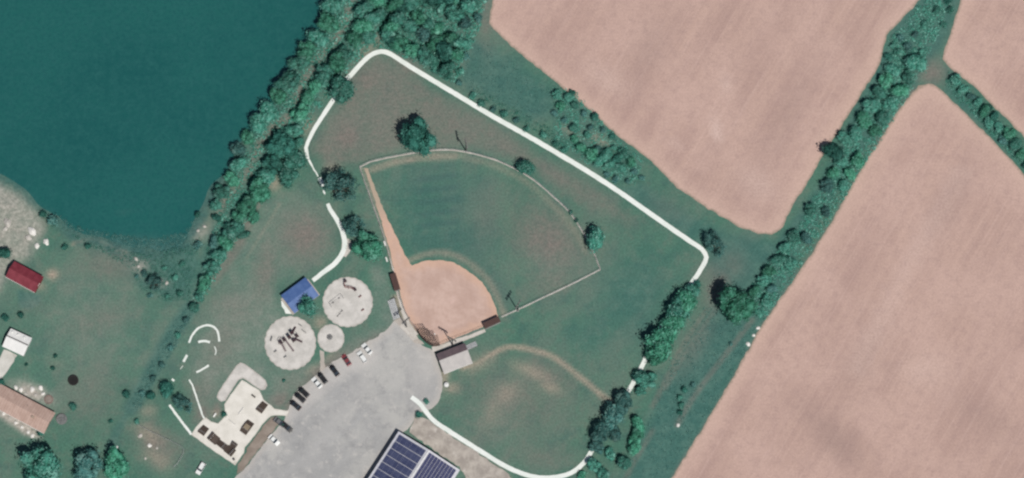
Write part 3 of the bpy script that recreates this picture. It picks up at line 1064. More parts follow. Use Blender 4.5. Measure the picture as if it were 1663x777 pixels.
# --- single trees
tree(679, 223, 29, 'broad', 'dark', 'largest lone leafy tree, standing just outside the outfield fence', None, i=1, hk=2.1)
tree(555, 145, 21, 'round', 'mid', 'round tree overhanging and hiding the white path left of its corner', None)
tree(598, 399, 24, 'broad', 'bright', 'bright green broad tree beside the left foul line fence', None, i=1, hk=1.9)
tree(555, 303, 27, 'sparse', 'grey', 'thin grey feathery tree right of the broken stretch of path', None, hk=1.7)
tree(574, 369, 19, 'sparse', 'grey', 'thin grey feathery tree touching the bright broad tree above the playground', None, hk=1.7)
tree(854, 273, 15, 'round', 'mid', 'small round tree standing on the outfield fence arc', None)
tree(969, 388, 16, 'tall', 'mid', 'narrow upright tree just outside the right end of the outfield fence', None, ry=24, hk=2.6)
tree(499, 497, 15, 'round', 'mid', 'small tree overhanging the lower corner of the blue pavilion roof', None, hk=2.7)
tree(1160, 396, 19, 'sparse', 'grey', 'thin dark grey tree outside the rounded bend of the white path', None, hk=1.8)
tree(1196, 497, 30, 'broad', 'bright', 'big bright tree at the lower end of the hedgerow between fields', None, i=2, hk=2.0)
tree(1353, 246, 17, 'round', 'dark', 'round dark tree bulging from the hedgerow into the upper field', None)
tree(65, 757, 31, 'broad', 'mid', 'broad tree at the bottom left below the long tan roofed house', None, i=1)
tree(143, 757, 24, 'broad', 'grey', 'grey green tree at the bottom edge, touching a brighter tree', None, i=0)
tree(190, 757, 24, 'broad', 'bright', 'bright tree at the bottom edge, touching a grey green tree', None, i=2)
tree(3, 412, 13, 'round', 'dark', 'dark tree at the left edge above the red roofed barn', None)
tree(271, 632, 13, 'round', 'dark', 'dark round tree, upper of two beside the narrow old walk', None)
tree(296, 656, 15, 'sparse', 'grey', 'grey ragged tree, lower of two beside the narrow old walk', None, hk=1.8)
tree(246, 643, 8, 'tall', 'dark', 'slim dark tree by the ditch, left of the dark round tree', None)
tree(252, 460, 13, 'sparse', 'grey', 'grey willow in the marsh at the foot of the lake', None)
for px, py, r, tone, lab in ((8, 516, 7, 'dark', 'dark oblong shrub at the left edge above the white roofed house'), (34, 512, 6, 'dark', 'dark shrub below the garden plot of the red barn'),
                             (119, 661, 7, 'mid', 'small leafy shrub just below the black round trampoline'), (205, 640, 7, 'dark', 'dark upright shrub standing alone on the lawn beside the ditch'),
                             (90, 578, 4, 'dark', 'tiny dark shrub above the black trampoline, upper of two'), (86, 598, 4, 'dark', 'tiny dark shrub above the black trampoline, lower of two'),
                             (43, 592, 3, 'dark', 'tiny shrub on the lawn right of the pale driveway'), (180, 684, 4, 'dark', 'small shrub on the lower end of the ditch'),
                             (222, 684, 5, 'mid', 'small shrub at the corner of the wire garden fence'), (142, 400, 6, 'dark', 'dark slim shrub on the grassy lake bank'),
                             (105, 402, 6, 'dark', 'dark slim shrub on the shore near the white boulders'), (86, 358, 10, 'grey', 'pale shrub at the edge of the stony dirt yard on the lake'),
                             (70, 348, 7, 'dark', 'dark shrub where the stony dirt yard meets the water'), (66, 703, 7, 'dark', 'dark shrub at the lower right corner of the tan roofed house'),
                             (0, 625, 9, 'dark', 'dark shrub at the upper left corner of the tan roofed house'), (364, 673, 5, 'dark', 'small dark shrub at the notch of the concrete plaza'),
                             (927, 345, 4, 'dark', 'tiny dark shrub on the outfield fence, upper of two'), (936, 358, 4, 'dark', 'tiny dark shrub on the outfield fence, lower of two'),
                             (1133, 462, 7, 'dark', 'dark shrub beside the last visible bit of path below the bend'), (1036, 607, 8, 'dark', 'dark shrub between the two short visible bits of path'),
                             (680, 674, 6, 'dark', 'low dark shrub at the start of the path by the gravel lot'), (692, 652, 5, 'mid', 'low shrub between gravel lot and practice field'),
                             (322, 398, 8, 'grey', 'pale shrub on the stony point below the lake belt'), (460, 690, 3, 'dark', 'tiny shrub on the verge between plaza and lot'),
                             (461, 618, 3, 'dark', 'tiny shrub below the larger play circle'), (945, 772, 8, 'bright', 'bright shrub at the bottom edge beside the curved path')):
    shrub(px, py, r, tone, lab)

TRAIL = smooth_line([(574, -6), (560, 35), (545, 64), (516, 98), (494, 132), (470, 188), (444, 206), (427, 226), (416, 250), (404, 280), (382, 304), (362, 330)], 4)


def off_trail(lst, clear=.62, pad=6):
    out = []
    for q in lst:
        px, py, r = q[:3]
        bx, by = min(TRAIL, key=lambda t: (t[0] - px) ** 2 + (t[1] - py) ** 2)
        d = math.hypot(px - bx, py - by) or 1
        want = r * clear + pad
        if d < want and py < 330:
            px, py = bx + (px - bx) / d * want, by + (py - by) / d * want
        out.append((px, py) + q[2:])
    return out


# --- belt between lake and park: waterside row
row(off_trail([(538, 10, 18, 'mid'), (532, 36, 17, 'bright'), (516, 62, 17, 'mid'), (498, 82, 16, 'bright'), (484, 104, 17, 'mid'), (466, 130, 17, 'mid'), (452, 156, 15, 'bright'), (438, 180, 15, 'mid'),
     (420, 202, 14, 'mid'), (402, 222, 13, 'bright'), (386, 242, 13, 'grey'), (386, 266, 13, 'mid'), (376, 290, 13, 'bright'), (362, 314, 11, 'mid'), (350, 334, 9, 'mid'), (322, 348, 6, 'dark'), (352, 352, 8, 'dark')]),
    'from the top in the waterside row along the lake', 'trees along the lake shore', ('round', 'broad', 'broad'))
# inner row
row(off_trail([(592, 16, 17, 'mid'), (590, 42, 17, 'bright'), (575, 62, 17, 'bright'), (560, 84, 15, 'mid'), (545, 104, 16, 'bright'), (525, 122, 15, 'mid'), (512, 140, 13, 'bright'), (500, 162, 14, 'bright'), (487, 180, 12, 'bright'),
     (476, 214, 15, 'mid'), (456, 234, 19, 'dark'), (474, 258, 17, 'mid'), (466, 286, 15, 'mid'), (444, 268, 15, 'dark'), (430, 290, 14, 'mid'), (420, 310, 17, 'bright'), (404, 332, 18, 'bright'), (390, 350, 14, 'bright'),
     (378, 372, 14, 'mid'), (366, 394, 13, 'bright'), (356, 414, 12, 'mid'), (344, 436, 12, 'mid'), (333, 458, 11, 'bright'), (322, 480, 10, 'mid')]),
    'from the top in the inner row between trail and path', 'trees between the lake trail and the path', ('round', 'broad'))
row([(484, 232, 12, 'mid'), (412, 352, 10, 'bright'), (394, 382, 9, 'mid'), (350, 392, 9, 'grey'), (316, 498, 8, 'mid')], 'from the top among the infill at the inner row\'s edge', 'infill trees of the lake belt', ('round',))

# --- wood at the top: rows parallel to the white path
wood_rows = []
dirx, diry = 0.855, 0.52
for k in range(5):
    pts = []
    ox, oy = 650 + k * 13, 68 - k * 22
    for j in range(10):
        px, py = ox + (j - 1) * 22 * dirx + (6 if k % 2 else 0), oy + (j - 1) * 22 * diry
        lim = 778 - max(0, (py - 20)) * .36
        if px > lim or px < 612 - k * 2 or py < -14:
            continue
        t = ['mid', 'bright', 'mid', 'bright', 'dark', 'mid', 'bright', 'bright', 'grey', 'mid'][(j * 3 + k * 2) % 10]
        pts.append((px, py, TR.uniform(11, 16), t))
    wood_rows.append(pts)
names = ['from the left in the wood row nearest the white path', 'from the left in the second wood row behind the path', 'from the left in the third wood row behind the path',
         'from the left in the fourth wood row behind the path', 'from the left in the fifth wood row behind the path']
for pts, ph in zip(wood_rows, names):
    row(pts, ph, 'trees of the wood above the path', ('round', 'tall', 'broad'), hk=2.4, jit=5)
row([(620, 22, 15, 'mid'), (640, 8, 15, 'bright'), (668, 2, 14, 'mid'), (612, -2, 16, 'bright'), (700, -2, 14, 'dark'), (735, 2, 13, 'mid'), (766, 6, 12, 'mid'), (632, 46, 13, 'bright'), (778, 30, 9, 'grey'),
     (602, 30, 13, 'mid'), (600, 58, 11, 'mid'), (640, 66, 10, 'dark')],
    'counted among the trees closing the wood\'s top and left edge', 'trees on the edge of the wood', ('round', 'tall'), hk=2.3)
row([(690, 100, 8, 'mid'), (708, 112, 8, 'mid'), (727, 124, 8, 'mid'), (744, 136, 6, 'grey'), (746, 116, 8, 'mid'), (756, 92, 7, 'grey')],
    'along the lower rim of the wood', 'shrubs along the rim of the wood', ('shrub',), 'shrub', 'shrub')
row([(767, 154, 7, 'mid'), (784, 166, 7, 'mid'), (801, 178, 6, 'grey'), (818, 186, 8, 'mid'), (838, 198, 6, 'grey'), (856, 208, 6, 'mid'), (882, 220, 7, 'mid'), (902, 234, 7, 'mid'), (918, 244, 7, 'mid')],
    'from the left in the row above the white path', 'shrubs on the field side of the path', ('shrub',), 'shrub', 'shrub')
# --- scrub strip beside the upper field
row([(905, 155, 9, 'mid'), (912, 172, 9, 'bright'), (924, 160, 8, 'mid'), (934, 172, 9, 'mid'), (930, 150, 6, 'dark'), (948, 184, 6, 'grey'), (964, 190, 7, 'dark'), (934, 208, 9, 'mid'), (932, 228, 9, 'bright'), (946, 240, 10, 'bright'), (954, 222, 7, 'mid')],
    'from the upper end of the scrub beside the field', 'scrub trees beside the upper field', ('round', 'tall'), 'scrub_tree', 'tree', 1.8)
row([(962, 252, 10, 'bright'), (974, 262, 10, 'mid'), (986, 248, 9, 'mid'), (998, 240, 7, 'mid'), (990, 268, 10, 'mid'), (1002, 258, 8, 'dark'), (1014, 250, 9, 'mid'), (1024, 262, 9, 'bright'), (1010, 274, 9, 'mid'), (1028, 278, 6, 'grey'), (972, 244, 8, 'grey')],
    'in the denser lower half of the field-side scrub', 'dense scrub trees near the path', ('round', 'tall'), 'scrub_tree', 'tree', 1.8)
row([(916, 196, 6, 'grey'), (900, 185, 6, 'grey'), (980, 212, 6, 'grey'), (996, 222, 6, 'dark'), (960, 208, 6, 'grey'), (1040, 290, 5, 'grey'), (1000, 290, 7, 'grey'), (985, 286, 6, 'grey'), (1018, 294, 5, 'grey')],
    'among the low grey bushes in the field-side scrub', 'low grey bushes in the scrub', ('shrub',), 'shrub', 'shrub')

# --- tree line over the right hand path
row([(1126, 472, 11, 'mid'), (1114, 488, 17, 'bright'), (1102, 504, 19, 'mid'), (1093, 524, 21, 'bright'), (1081, 544, 22, 'bright'), (1070, 562, 22, 'bright'), (1064, 582, 18, 'bright'), (1046, 616, 16, 'mid'), (1010, 656, 16, 'grey'),
     (996, 678, 19, 'grey'), (978, 702, 17, 'grey'), (998, 704, 12, 'grey'), (970, 726, 11, 'grey'), (990, 738, 9, 'mid'), (1036, 690, 13, 'bright'), (1036, 708, 14, 'bright'), (1032, 726, 12, 'bright'), (1012, 752, 12, 'mid'), (962, 756, 11, 'mid'),
     (980, 770, 12, 'mid'), (1042, 636, 9, 'mid')],
    'from the top in the tree line hiding the right-hand path', 'trees over the right-hand path', ('round', 'broad'), hk=1.9)
row([(1104, 644, 6, 'mid'), (1112, 634, 6, 'dark'), (1102, 670, 5, 'dark'), (1106, 656, 6, 'mid'), (1124, 626, 5, 'grey'), (1186, 560, 4, 'grey')],
    'in the rough grass beside the lower field', 'shrubs in the rough grass', ('shrub',), 'shrub', 'shrub')

# --- hedgerow between the fields
row([(1444, 92, 7, 'dark'), (1450, 112, 13, 'mid'), (1438, 132, 13, 'bright'), (1428, 152, 13, 'mid'), (1416, 172, 13, 'mid'), (1404, 194, 13, 'bright'), (1390, 216, 12, 'mid'), (1372, 226, 11, 'mid'), (1366, 262, 12, 'mid'), (1354, 282, 11, 'bright'), (1342, 302, 11, 'grey'),
     (1316, 342, 11, 'mid'), (1288, 382, 11, 'mid'), (1276, 402, 10, 'mid'), (1262, 420, 11, 'mid'), (1248, 440, 11, 'bright'), (1238, 456, 12, 'mid'), (1226, 474, 12, 'bright'), (1218, 500, 13, 'mid')],
    'from the top in the left hedgerow line between the fields', 'trees in the left line of the hedgerow', ('round',), hk=1.7)
row([(1488, 104, 15, 'mid'), (1474, 126, 12, 'mid'), (1462, 146, 12, 'bright'), (1448, 168, 12, 'mid'), (1436, 190, 12, 'mid'), (1422, 212, 12, 'bright'), (1394, 260, 12, 'bright'), (1380, 282, 12, 'bright'), (1368, 304, 11, 'mid'),
     (1340, 346, 10, 'grey'), (1312, 388, 10, 'grey'), (1284, 428, 10, 'mid'), (1254, 470, 10, 'grey'), (1244, 490, 10, 'mid'), (1232, 508, 9, 'mid')],
    'from the top in the right hedgerow line between the fields', 'trees in the right line of the hedgerow', ('round',), hk=1.7)
row([(1462, 62, 7, 'grey'), (1474, 74, 8, 'grey'), (1460, 84, 8, 'mid'), (1476, 96, 7, 'grey'), (1452, 74, 6, 'mid'), (1496, 82, 6, 'mid'), (1545, 14, 7, 'mid'), (1532, 40, 6, 'mid'), (1500, 40, 7, 'mid'), (1520, 18, 7, 'mid'), (1488, 56, 6, 'grey'), (1542, -2, 8, 'dark')],
    'in the grassy upper end of the hedgerow', 'shrubs at the upper hedgerow end', ('shrub',), 'shrub', 'shrub')
# --- hedge between the two right hand fields
row([(1553, 131, 11, 'mid'), (1564, 146, 9, 'mid'), (1576, 156, 8, 'grey'), (1588, 164, 8, 'mid'), (1598, 180, 9, 'bright'), (1608, 174, 7, 'dark'), (1616, 190, 8, 'dark'), (1606, 200, 8, 'mid'), (1624, 204, 10, 'mid'), (1638, 216, 11, 'bright'), (1630, 226, 8, 'grey'),
     (1650, 234, 10, 'mid'), (1660, 252, 9, 'bright'), (1668, 268, 9, 'dark')],
    'from the left in the hedge between the right-hand fields', 'trees of the right-hand field hedge', ('round',), hk=1.6)
# --- ditch and marsh
row([(300, 520, 6, 'grey'), (288, 544, 6, 'mid'), (276, 566, 6, 'grey'), (262, 592, 6, 'grey'), (250, 614, 6, 'grey'), (232, 640, 6, 'grey')], 'from the top along the ditch below the lake', 'shrubs along the ditch', ('shrub',), 'shrub', 'shrub')
row([(236, 444, 6, 'grey'), (268, 436, 5, 'mid'), (284, 452, 6, 'mid'), (290, 478, 7, 'mid'), (272, 482, 5, 'mid'), (244, 480, 5, 'grey'), (296, 430, 6, 'mid'), (222, 450, 4, 'grey')],
    'in the marsh below the lake', 'shrubs in the marsh', ('shrub',), 'shrub', 'shrub')


# --- undergrowth nobody could count
def scatter(name, poly, n, size, tone, seed, flat=.6, z=0.0):
    rnd = random.Random(seed)
    xs = [p[0] for p in poly]
    ys = [p[1] for p in poly]
    mb = MB()
    k = 0
    while k < n:
        px, py = rnd.uniform(min(xs), max(xs)), rnd.uniform(min(ys), max(ys))
        if not inside(np.array([px]), np.array([py]), poly)[0]:
            continue
        if name == 'undergrowth' and seed == 1 and min((t[0] - px) ** 2 + (t[1] - py) ** 2 for t in TRAIL) < 60 and rnd.random() < .3:
            k += 1
            continue
        x, y = P(px, py)
        c = Vector((x, y, z))
        s = size * rnd.uniform(.5, 1.4)
        for _ in range(7):
            d = Vector((rnd.gauss(0, 1), rnd.gauss(0, 1), abs(rnd.gauss(.3, .6)))).normalized()
            p = c + Vector((d.x * s, d.y * s, .05 + d.z * s * flat))
            leaf_quad(rnd, p, d, s * .42, mb)
        k += 1
    o = mb.build(name, FOL[tone])
    return tag(o, kind='stuff')


scatter('undergrowth', [(545, -10), (790, -10), (772, 60), (738, 134), (640, 84), (604, 72), (545, 140), (500, 200), (440, 290), (330, 480), (312, 500), (340, 400), (372, 300), (440, 170), (500, 80)], 2600, .9, 'mid', 1)
scatter('undergrowth', [(1500, 0), (1550, -10), (1520, 60), (1500, 110), (1440, 210), (1320, 400), (1240, 520), (1196, 500), (1300, 360), (1438, 110), (1446, 66)], 2000, .7, 'mid', 2)
scatter('undergrowth', [(1540, 115), (1670, 245), (1670, 285), (1600, 205), (1536, 140)], 420, .6, 'mid', 3)
scatter('undergrowth', [(898, 140), (930, 148), (1000, 222), (1044, 262), (1030, 300), (960, 272), (900, 230)], 620, .6, 'mid', 4)
scatter('reeds', [(100, 370), (140, 392), (220, 412), (300, 400), (324, 384), (316, 440), (308, 492), (268, 488), (230, 470), (205, 430), (150, 402)], 700, .4, 'mid', 5)
scatter('water_weed', [(92, 346), (120, 366), (180, 380), (250, 388), (300, 376), (318, 352), (326, 372), (300, 402), (262, 414), (214, 414), (134, 392), (98, 366)], 700, .5, 'grey', 15, .1, -.47)
scatter('rough_grass', [(1160, 440), (1250, 500), (1190, 610), (1100, 760), (1010, 790), (1050, 690), (1080, 600), (1140, 500)], 900, .35, 'grey', 6)
scatter('undergrowth', [(768, 138), (830, 172), (900, 212), (960, 248), (964, 264), (900, 231), (830, 190), (772, 155)], 200, .5, 'mid', 9)
scatter('rough_grass', [(748, 60), (790, 70), (900, 150), (905, 200), (860, 195), (745, 135)], 350, .35, 'grey', 7)
scatter('rough_grass', [(316, 500), (300, 500), (256, 570), (212, 655), (226, 668), (262, 600), (300, 540)], 320, .4, 'grey', 8)

# ================================================================== buildings
WHITEW = plain('white siding', (.62, .61, .58, 1), .7, .3)
TANW = plain('tan brick wall', (.32, .25, .2, 1), .9, .2)
GREYW = plain('grey block wall', (.34, .33, .32, 1), .9, .2)
REDW = plain('red board wall', (.20, .04, .04, 1), .7, .2)
GLASS = plain('window glass', (.03, .04, .05, 1), .1, .6)
TRIM = plain('white trim', (.6, .6, .58, 1), .6, .3)
DOORM = plain('brown door', (.12, .07, .05, 1), .6, .3)
STEEL = plain('galvanised steel', (.38, .39, .40, 1), .5, .5, .4)
GREYL = plain('grey lamp housing', (.12, .12, .12, 1), .5, .4)
DARKM = plain('dark steel', (.04, .035, .035, 1), .5, .4)
BROWN = plain('brown metal roof', (.055, .028, .024, 1), .6, .3)
WOOD = plain('weathered wood', (.16, .1, .07, 1), .9, .2)


def roof_mat(name, c, c2, rot_len=True, period=.45, rough=.6):
    m = Mat(name, rough, .3)
    wv = m.n('ShaderNodeTexWave', wave_type='BANDS', bands_direction='X')
    m.link(m.tc, wv.inputs['Vector'])
    wv.inputs['Scale'].default_value = 1 / period / 3.2
    cc = m.mix(m.ramp(m.noise(.5, 4), .35, .65), c, c2)
    cc = m.mix(m.ramp(wv.outputs['Fac'], .85, 1.0, 0, .35), cc, tuple(x * .6 for x in c[:3]) + (1,))
    m.color(cc)
    m.bump(wv.outputs['Fac'], .4, .05)
    return m.m


def gable(name, label, cat, cpx, L, W, al, wall_h, rise, rmat, wmat, over=.4, loc_z=0.0, doors=(), windows=(), ridge_cap=None, split=None, rshift=0.0):
    """ridge along local X. doors/windows: (side 's'/'n'/'e'/'w', along, width, z0, height)"""
    x, y = P(cpx[0], cpx[1], wall_h)
    root = thing(name, label, cat, (x, y, loc_z), al)
    hl, hw = L / 2 - over, W / 2 - over
    wl = MB()
    t = .18
    zr = wall_h + rise * (1 - .0)
    wl.box((0, -hw + t / 2, wall_h / 2), (2 * hl, t, wall_h))
    wl.box((0, hw - t / 2, wall_h / 2), (2 * hl, t, wall_h))
    for s in (-1, 1):
        # gable ends
        poly = [(-hw + t, 0), (hw - t, 0), (hw - t, wall_h), (rshift, wall_h + rise * (hw / (W / 2)) - .12), (-hw + t, wall_h)]
        x0, x1 = (s * hl - (t if s > 0 else 0)), (s * hl + (0 if s > 0 else t))
        vs = [(x0, a, b) for a, b in poly] + [(x1, a, b) for a, b in poly]
        n = 5
        wl.add(vs, [(i, (i + 1) % n, n + (i + 1) % n, n + i) for i in range(n)] + [tuple(range(n - 1, -1, -1)), tuple(range(n, 2 * n))])
    wl.build('wall', wmat, root)
    roofs = []
    for s in (-1, 1):
        e = .12
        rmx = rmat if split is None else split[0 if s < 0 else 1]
        r = MB()
        ev = s * W / 2
        zz = wall_h - rise * over / (W / 2)
        zz = wall_h - .02
        vs = [(-L / 2, ev, zz), (L / 2, ev, zz), (L / 2, rshift + s * .004, zr), (-L / 2, rshift + s * .004, zr)]
        vs += [(a, b, c + e) for a, b, c in vs]
        r.add(vs, [(3, 2, 1, 0), (4, 5, 6, 7), (0, 1, 5, 4), (1, 2, 6, 5), (2, 3, 7, 6), (3, 0, 4, 7)])
        roofs.append(r.build('roof', rmx, root))
    if ridge_cap:
        MB().tube((-L / 2, rshift, zr + e + .02), (L / 2, rshift, zr + e + .02), .09, .09, 8).build('ridge_cap', ridge_cap, root)
    MB().box((0, -W / 2 - .05, wall_h + .02), (L, .1, .14)).build('gutter', TRIM, root)

    def place(side, along, wd, z0, h, nm, mt):
        if side in 'sn':
            yy = -hw - .03 if side == 's' else hw + .03
            q = MB().box((along, yy, z0 + h / 2), (wd, .06, h))
            fr = MB().box((along, yy * 1.0 + (-.02 if side == 's' else .02), z0 + h + .04), (wd + .2, .1, .08))
        else:
            xx = -hl - .03 if side == 'w' else hl + .03
            q = MB().box((xx, along, z0 + h / 2), (.06, wd, h))
            fr = MB().box((xx + (-.02 if side == 'w' else .02), along, z0 + h + .04), (.1, wd + .2, .08))
        o = q.build(nm, mt, root)
        fr.build('frame', TRIM, o)

    for d in doors:
        place(*d, 'door', DOORM if d[2] < 2 else TRIM)
    for d in windows:
        place(*d, 'window', GLASS)
    return root, roofs, zr


# red barn
RED = roof_mat('red metal roof', C(126, 50, 62), C(142, 62, 74))
gable('barn', 'small barn with a faded red metal roof beside the stony lake yard', 'barn', (40, 450), 10.9, 5.9, ang(48, 26), 3.0, 1.5, RED, REDW, .3,
      doors=(('s', -2, 2.6, 0, 2.3), ('e', 0, .95, 0, 2.05)), windows=(('s', 2.6, 1.1, 1.0, 1.0), ('w', 0, 1.0, 1.0, 1.0)), ridge_cap=RED)
# white roofed house
WROOF = roof_mat('white metal roof', C(238, 238, 236), C(248, 247, 245))
rt, rf, zr = gable('garage', 'white roofed garage at the head of a pale concrete driveway', 'garage', (28, 556), 7.6, 6.4, ang(37, 17), 2.8, 1.1, WROOF, WHITEW, .3,
                   doors=(('s', -1.6, 2.7, 0, 2.2), ('s', 1.7, 2.7, 0, 2.2)), windows=(('e', 0, 1.0, 1.1, 1.0), ('n', 0, 1.4, 1.1, 1.0)))
MB().box((0, .45, zr - .02), (7.5, .3, .22)).build('ridge_vent', DARKM, rt)
mb = MB()
for q in (-2.6, -.6, 1.6):
    mb.box((q, 2.3, 3.55), (.7, .5, .5))
mb.build('roof_vents', TRIM, rt)
# long tan house
TAN = roof_mat('tan shingle roof', C(186, 158, 146), C(200, 173, 161), period=.9, rough=.9)
rt, rf, zr = gable('house', 'long house under a tan shingle roof at the left edge', 'house', (36, 664), 20.4, 7.6, ang(81, 43), 2.7, 1.6, TAN, TANW, .45,
                   doors=(('s', -3, 1.0, 0, 2.05), ('n', 4, 1.8, 0, 2.05)), windows=tuple(('s', q, 1.5, .9, 1.2) for q in (-7, 0, 3.5, 7)) + tuple(('n', q, 1.5, .9, 1.2) for q in (-6, 0, 7.6)) + (('e', 0, 1.5, .9, 1.2),))
MB().box((4.6, -.9, zr - .1), (.9, .6, 1.3)).build('chimney', TANW, rf[0])
MB().tube((1.2, 1.6, zr - 1.0), (1.2, 1.6, zr + .1), .09).build('vent_pipe', DARKM, rf[1])

# concession stand: narrow brown slope behind, pale canopy slope in front
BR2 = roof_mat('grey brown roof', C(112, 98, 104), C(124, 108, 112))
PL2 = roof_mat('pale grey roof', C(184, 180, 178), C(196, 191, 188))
al = ang(46, -18)
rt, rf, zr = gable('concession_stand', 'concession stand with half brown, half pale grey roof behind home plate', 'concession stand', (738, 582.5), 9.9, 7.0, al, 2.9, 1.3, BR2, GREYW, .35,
                   doors=(('e', .8, 1.0, 0, 2.05),), windows=(('n', -2, 2.2, 1.0, 1.1), ('n', 2, 2.2, 1.0, 1.1), ('s', 0, 1.6, 1.0, 1.1)), split=(PL2, BR2), rshift=.9)

# big panelled hall
HR = plain('white standing seam roof', C(206, 206, 214), .5, .4)
hal = ang(-28, 44)
hL, hW = 30.0, 23.4
hx0, hy0 = P(697, 731, 5.6)        # far end of the ridge
ux, uy = math.cos(hal), math.sin(hal)
hc = (hx0 + ux * hL / 2, hy0 + uy * hL / 2)
hroot = thing('hall', 'large hall whose white roof carries dark blue solar panels', 'hall', (hc[0], hc[1], 0.0), hal)
WH, RI = 4.0, 1.7
mb = MB()
for s in (-1, 1):
    mb.box((0, s * (hW / 2 - .5), WH / 2), (hL - .8, .25, WH))
for s in (-1, 1):
    hw = hW / 2 - .63
    poly = [(-hw, 0), (hw, 0), (hw, WH), (0, WH + RI - .15), (-hw, WH)]
    x0, x1 = s * (hL / 2 - .65), s * (hL / 2 - .4)
    vs = [(x0, a, b) for a, b in poly] + [(x1, a, b) for a, b in poly]
    mb.add(vs, [(i, (i + 1) % 5, 5 + (i + 1) % 5, 5 + i) for i in range(5)] + [(4, 3, 2, 1, 0), (5, 6, 7, 8, 9)])
mb.build('wall', GREYW, hroot)
for q in (-9, -3, 3, 9):
    for s in (-1, 1):
        MB().box((q, s * (hW / 2 - .36), 1.7), (2.0, .05, 1.3)).build('window', GLASS, hroot)
MB().box((-hL / 2 + .37, 3, 1.1), (.06, 1.8, 2.2)).build('door', DOORM, hroot)


def panel_mat(name, c, c2, line, px, py):
    m = Mat(name, .25, .5)
    sep = m.n('ShaderNodeSeparateXYZ')
    m.link(m.tc, sep.inputs[0])
    lines = None
    for ax, per in ((0, px), (1, py)):
        fr = m.math('FRACT', m.math('DIVIDE', m.math('ADD', sep.outputs[ax], 100 * per), per))
        l = m.math('LESS_THAN', fr, .055)
        lines = l if lines is None else m.math('MAXIMUM', lines, l)
    cc = m.mix(m.ramp(m.noise(.4, 3), .35, .65), c, c2)
    cc = m.mix(m.math('MULTIPLY', lines, .75), cc, line)
    m.color(cc)
    return m.m


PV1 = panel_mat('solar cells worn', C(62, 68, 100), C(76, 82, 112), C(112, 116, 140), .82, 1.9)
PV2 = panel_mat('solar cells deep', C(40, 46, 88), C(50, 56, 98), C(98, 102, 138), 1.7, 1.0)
sl = math.atan2(RI, hW / 2)
for s in (-1, 1):
    r = MB()
    vs = [(-hL / 2, s * hW / 2, WH - .02), (hL / 2, s * hW / 2, WH - .02), (hL / 2, s * .004, WH + RI), (-hL / 2, s * .004, WH + RI)]
    vs += [(a, b, c + .14) for a, b, c in vs]
    r.add(vs, [(3, 2, 1, 0), (4, 5, 6, 7), (0, 1, 5, 4), (1, 2, 6, 5), (2, 3, 7, 6), (3, 0, 4, 7)])
    r.build('roof', HR, hroot)


def on_roof(s, x0, x1, y0, y1, mat, name='solar_panel'):
    """panel on slope s between distances y0..y1 from the ridge"""
    vs = []
    for lift in (.20, .26):
        for xx, yy in ((x0, y0), (x1, y0), (x1, y1), (x0, y1)):
            vs.append((xx, s * yy, WH + RI + lift - RI * yy / (hW / 2)))
    return MB().add(vs, [(3, 2, 1, 0), (4, 5, 6, 7), (0, 1, 5, 4), (1, 2, 6, 5), (2, 3, 7, 6), (3, 0, 4, 7)]).build(name, mat, hroot)


for k in range(11):
    x0 = -hL / 2 + .75 + k * 2.62
    if x0 + 2.5 > hL / 2:
        break
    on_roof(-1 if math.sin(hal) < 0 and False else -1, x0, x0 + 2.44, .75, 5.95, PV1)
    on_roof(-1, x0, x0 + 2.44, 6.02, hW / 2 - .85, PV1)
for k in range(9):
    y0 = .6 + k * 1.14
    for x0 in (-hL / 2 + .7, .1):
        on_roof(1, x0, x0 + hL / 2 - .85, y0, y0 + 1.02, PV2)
MB().tube((-hL / 2, 0, WH + RI + .17), (hL / 2, 0, WH + RI + .17), .16, .16, 8).build('ridge_cap', TRIM, hroot)

# blue pavilion
BLUE = roof_mat('blue metal roof', C(80, 110, 166), C(94, 124, 178))
pal = ang(38.5, -29)
px_, py_ = P(487, 480, 3.0)
pv = thing('pavilion', 'open picnic pavilion with a blue metal roof at the end of the path', 'pavilion', (px_, py_, 0.0), pal)
pL, pW = 9.9, 7.4
for s in (-1, 1):
    r = MB()
    vs = [(-pL / 2, s * pW / 2, 2.9), (pL / 2, s * pW / 2, 2.9), (pL / 2, s * .004, 3.9), (-pL / 2, s * .004, 3.9)]
    vs += [(a, b, c + .1) for a, b, c in vs]
    r.add(vs, [(3, 2, 1, 0), (4, 5, 6, 7), (0, 1, 5, 4), (1, 2, 6, 5), (2, 3, 7, 6), (3, 0, 4, 7)])
    r.build('roof', BLUE, pv)
for a in (-4.3, 0, 4.3):
    for b in (-3.1, 3.1):
        MB().tube((a, b, .0), (a, b, 3.0), .1, .1, 8).build('post', TRIM, pv)
MB().box((0, 0, .05), (pL + 1.2, pW - .8, .1)).build('slab', CURBM, pv)
for a in (-2.4, 2.4):
    mb = MB()
    mb.box((a, 0, .78), (1.9, .75, .05)).box((a, -.65, .46), (1.9, .28, .05)).box((a, .65, .46), (1.9, .28, .05))
    for k in (-.6, .6):
        mb.box((a + k, 0, .6), (.08, .6, .34)).box((a + k, 0, .42), (.08, 1.5, .07)).box((a + k, .3, .24), (.08, .08, .3)).box((a + k, -.3, .24), (.08, .08, .3))
    mb.build('table', WOOD, pv)
sheet('apron', dense([(457, 489), (466, 486), (478, 504), (476, 511), (464, 509), (458, 498)], 5, .6), 0.06, PATHM, 8)

# ================================================================== ball field furniture
CHAIN = plain('chain link wire', (.36, .36, .35, 1), .6, .4, .3)


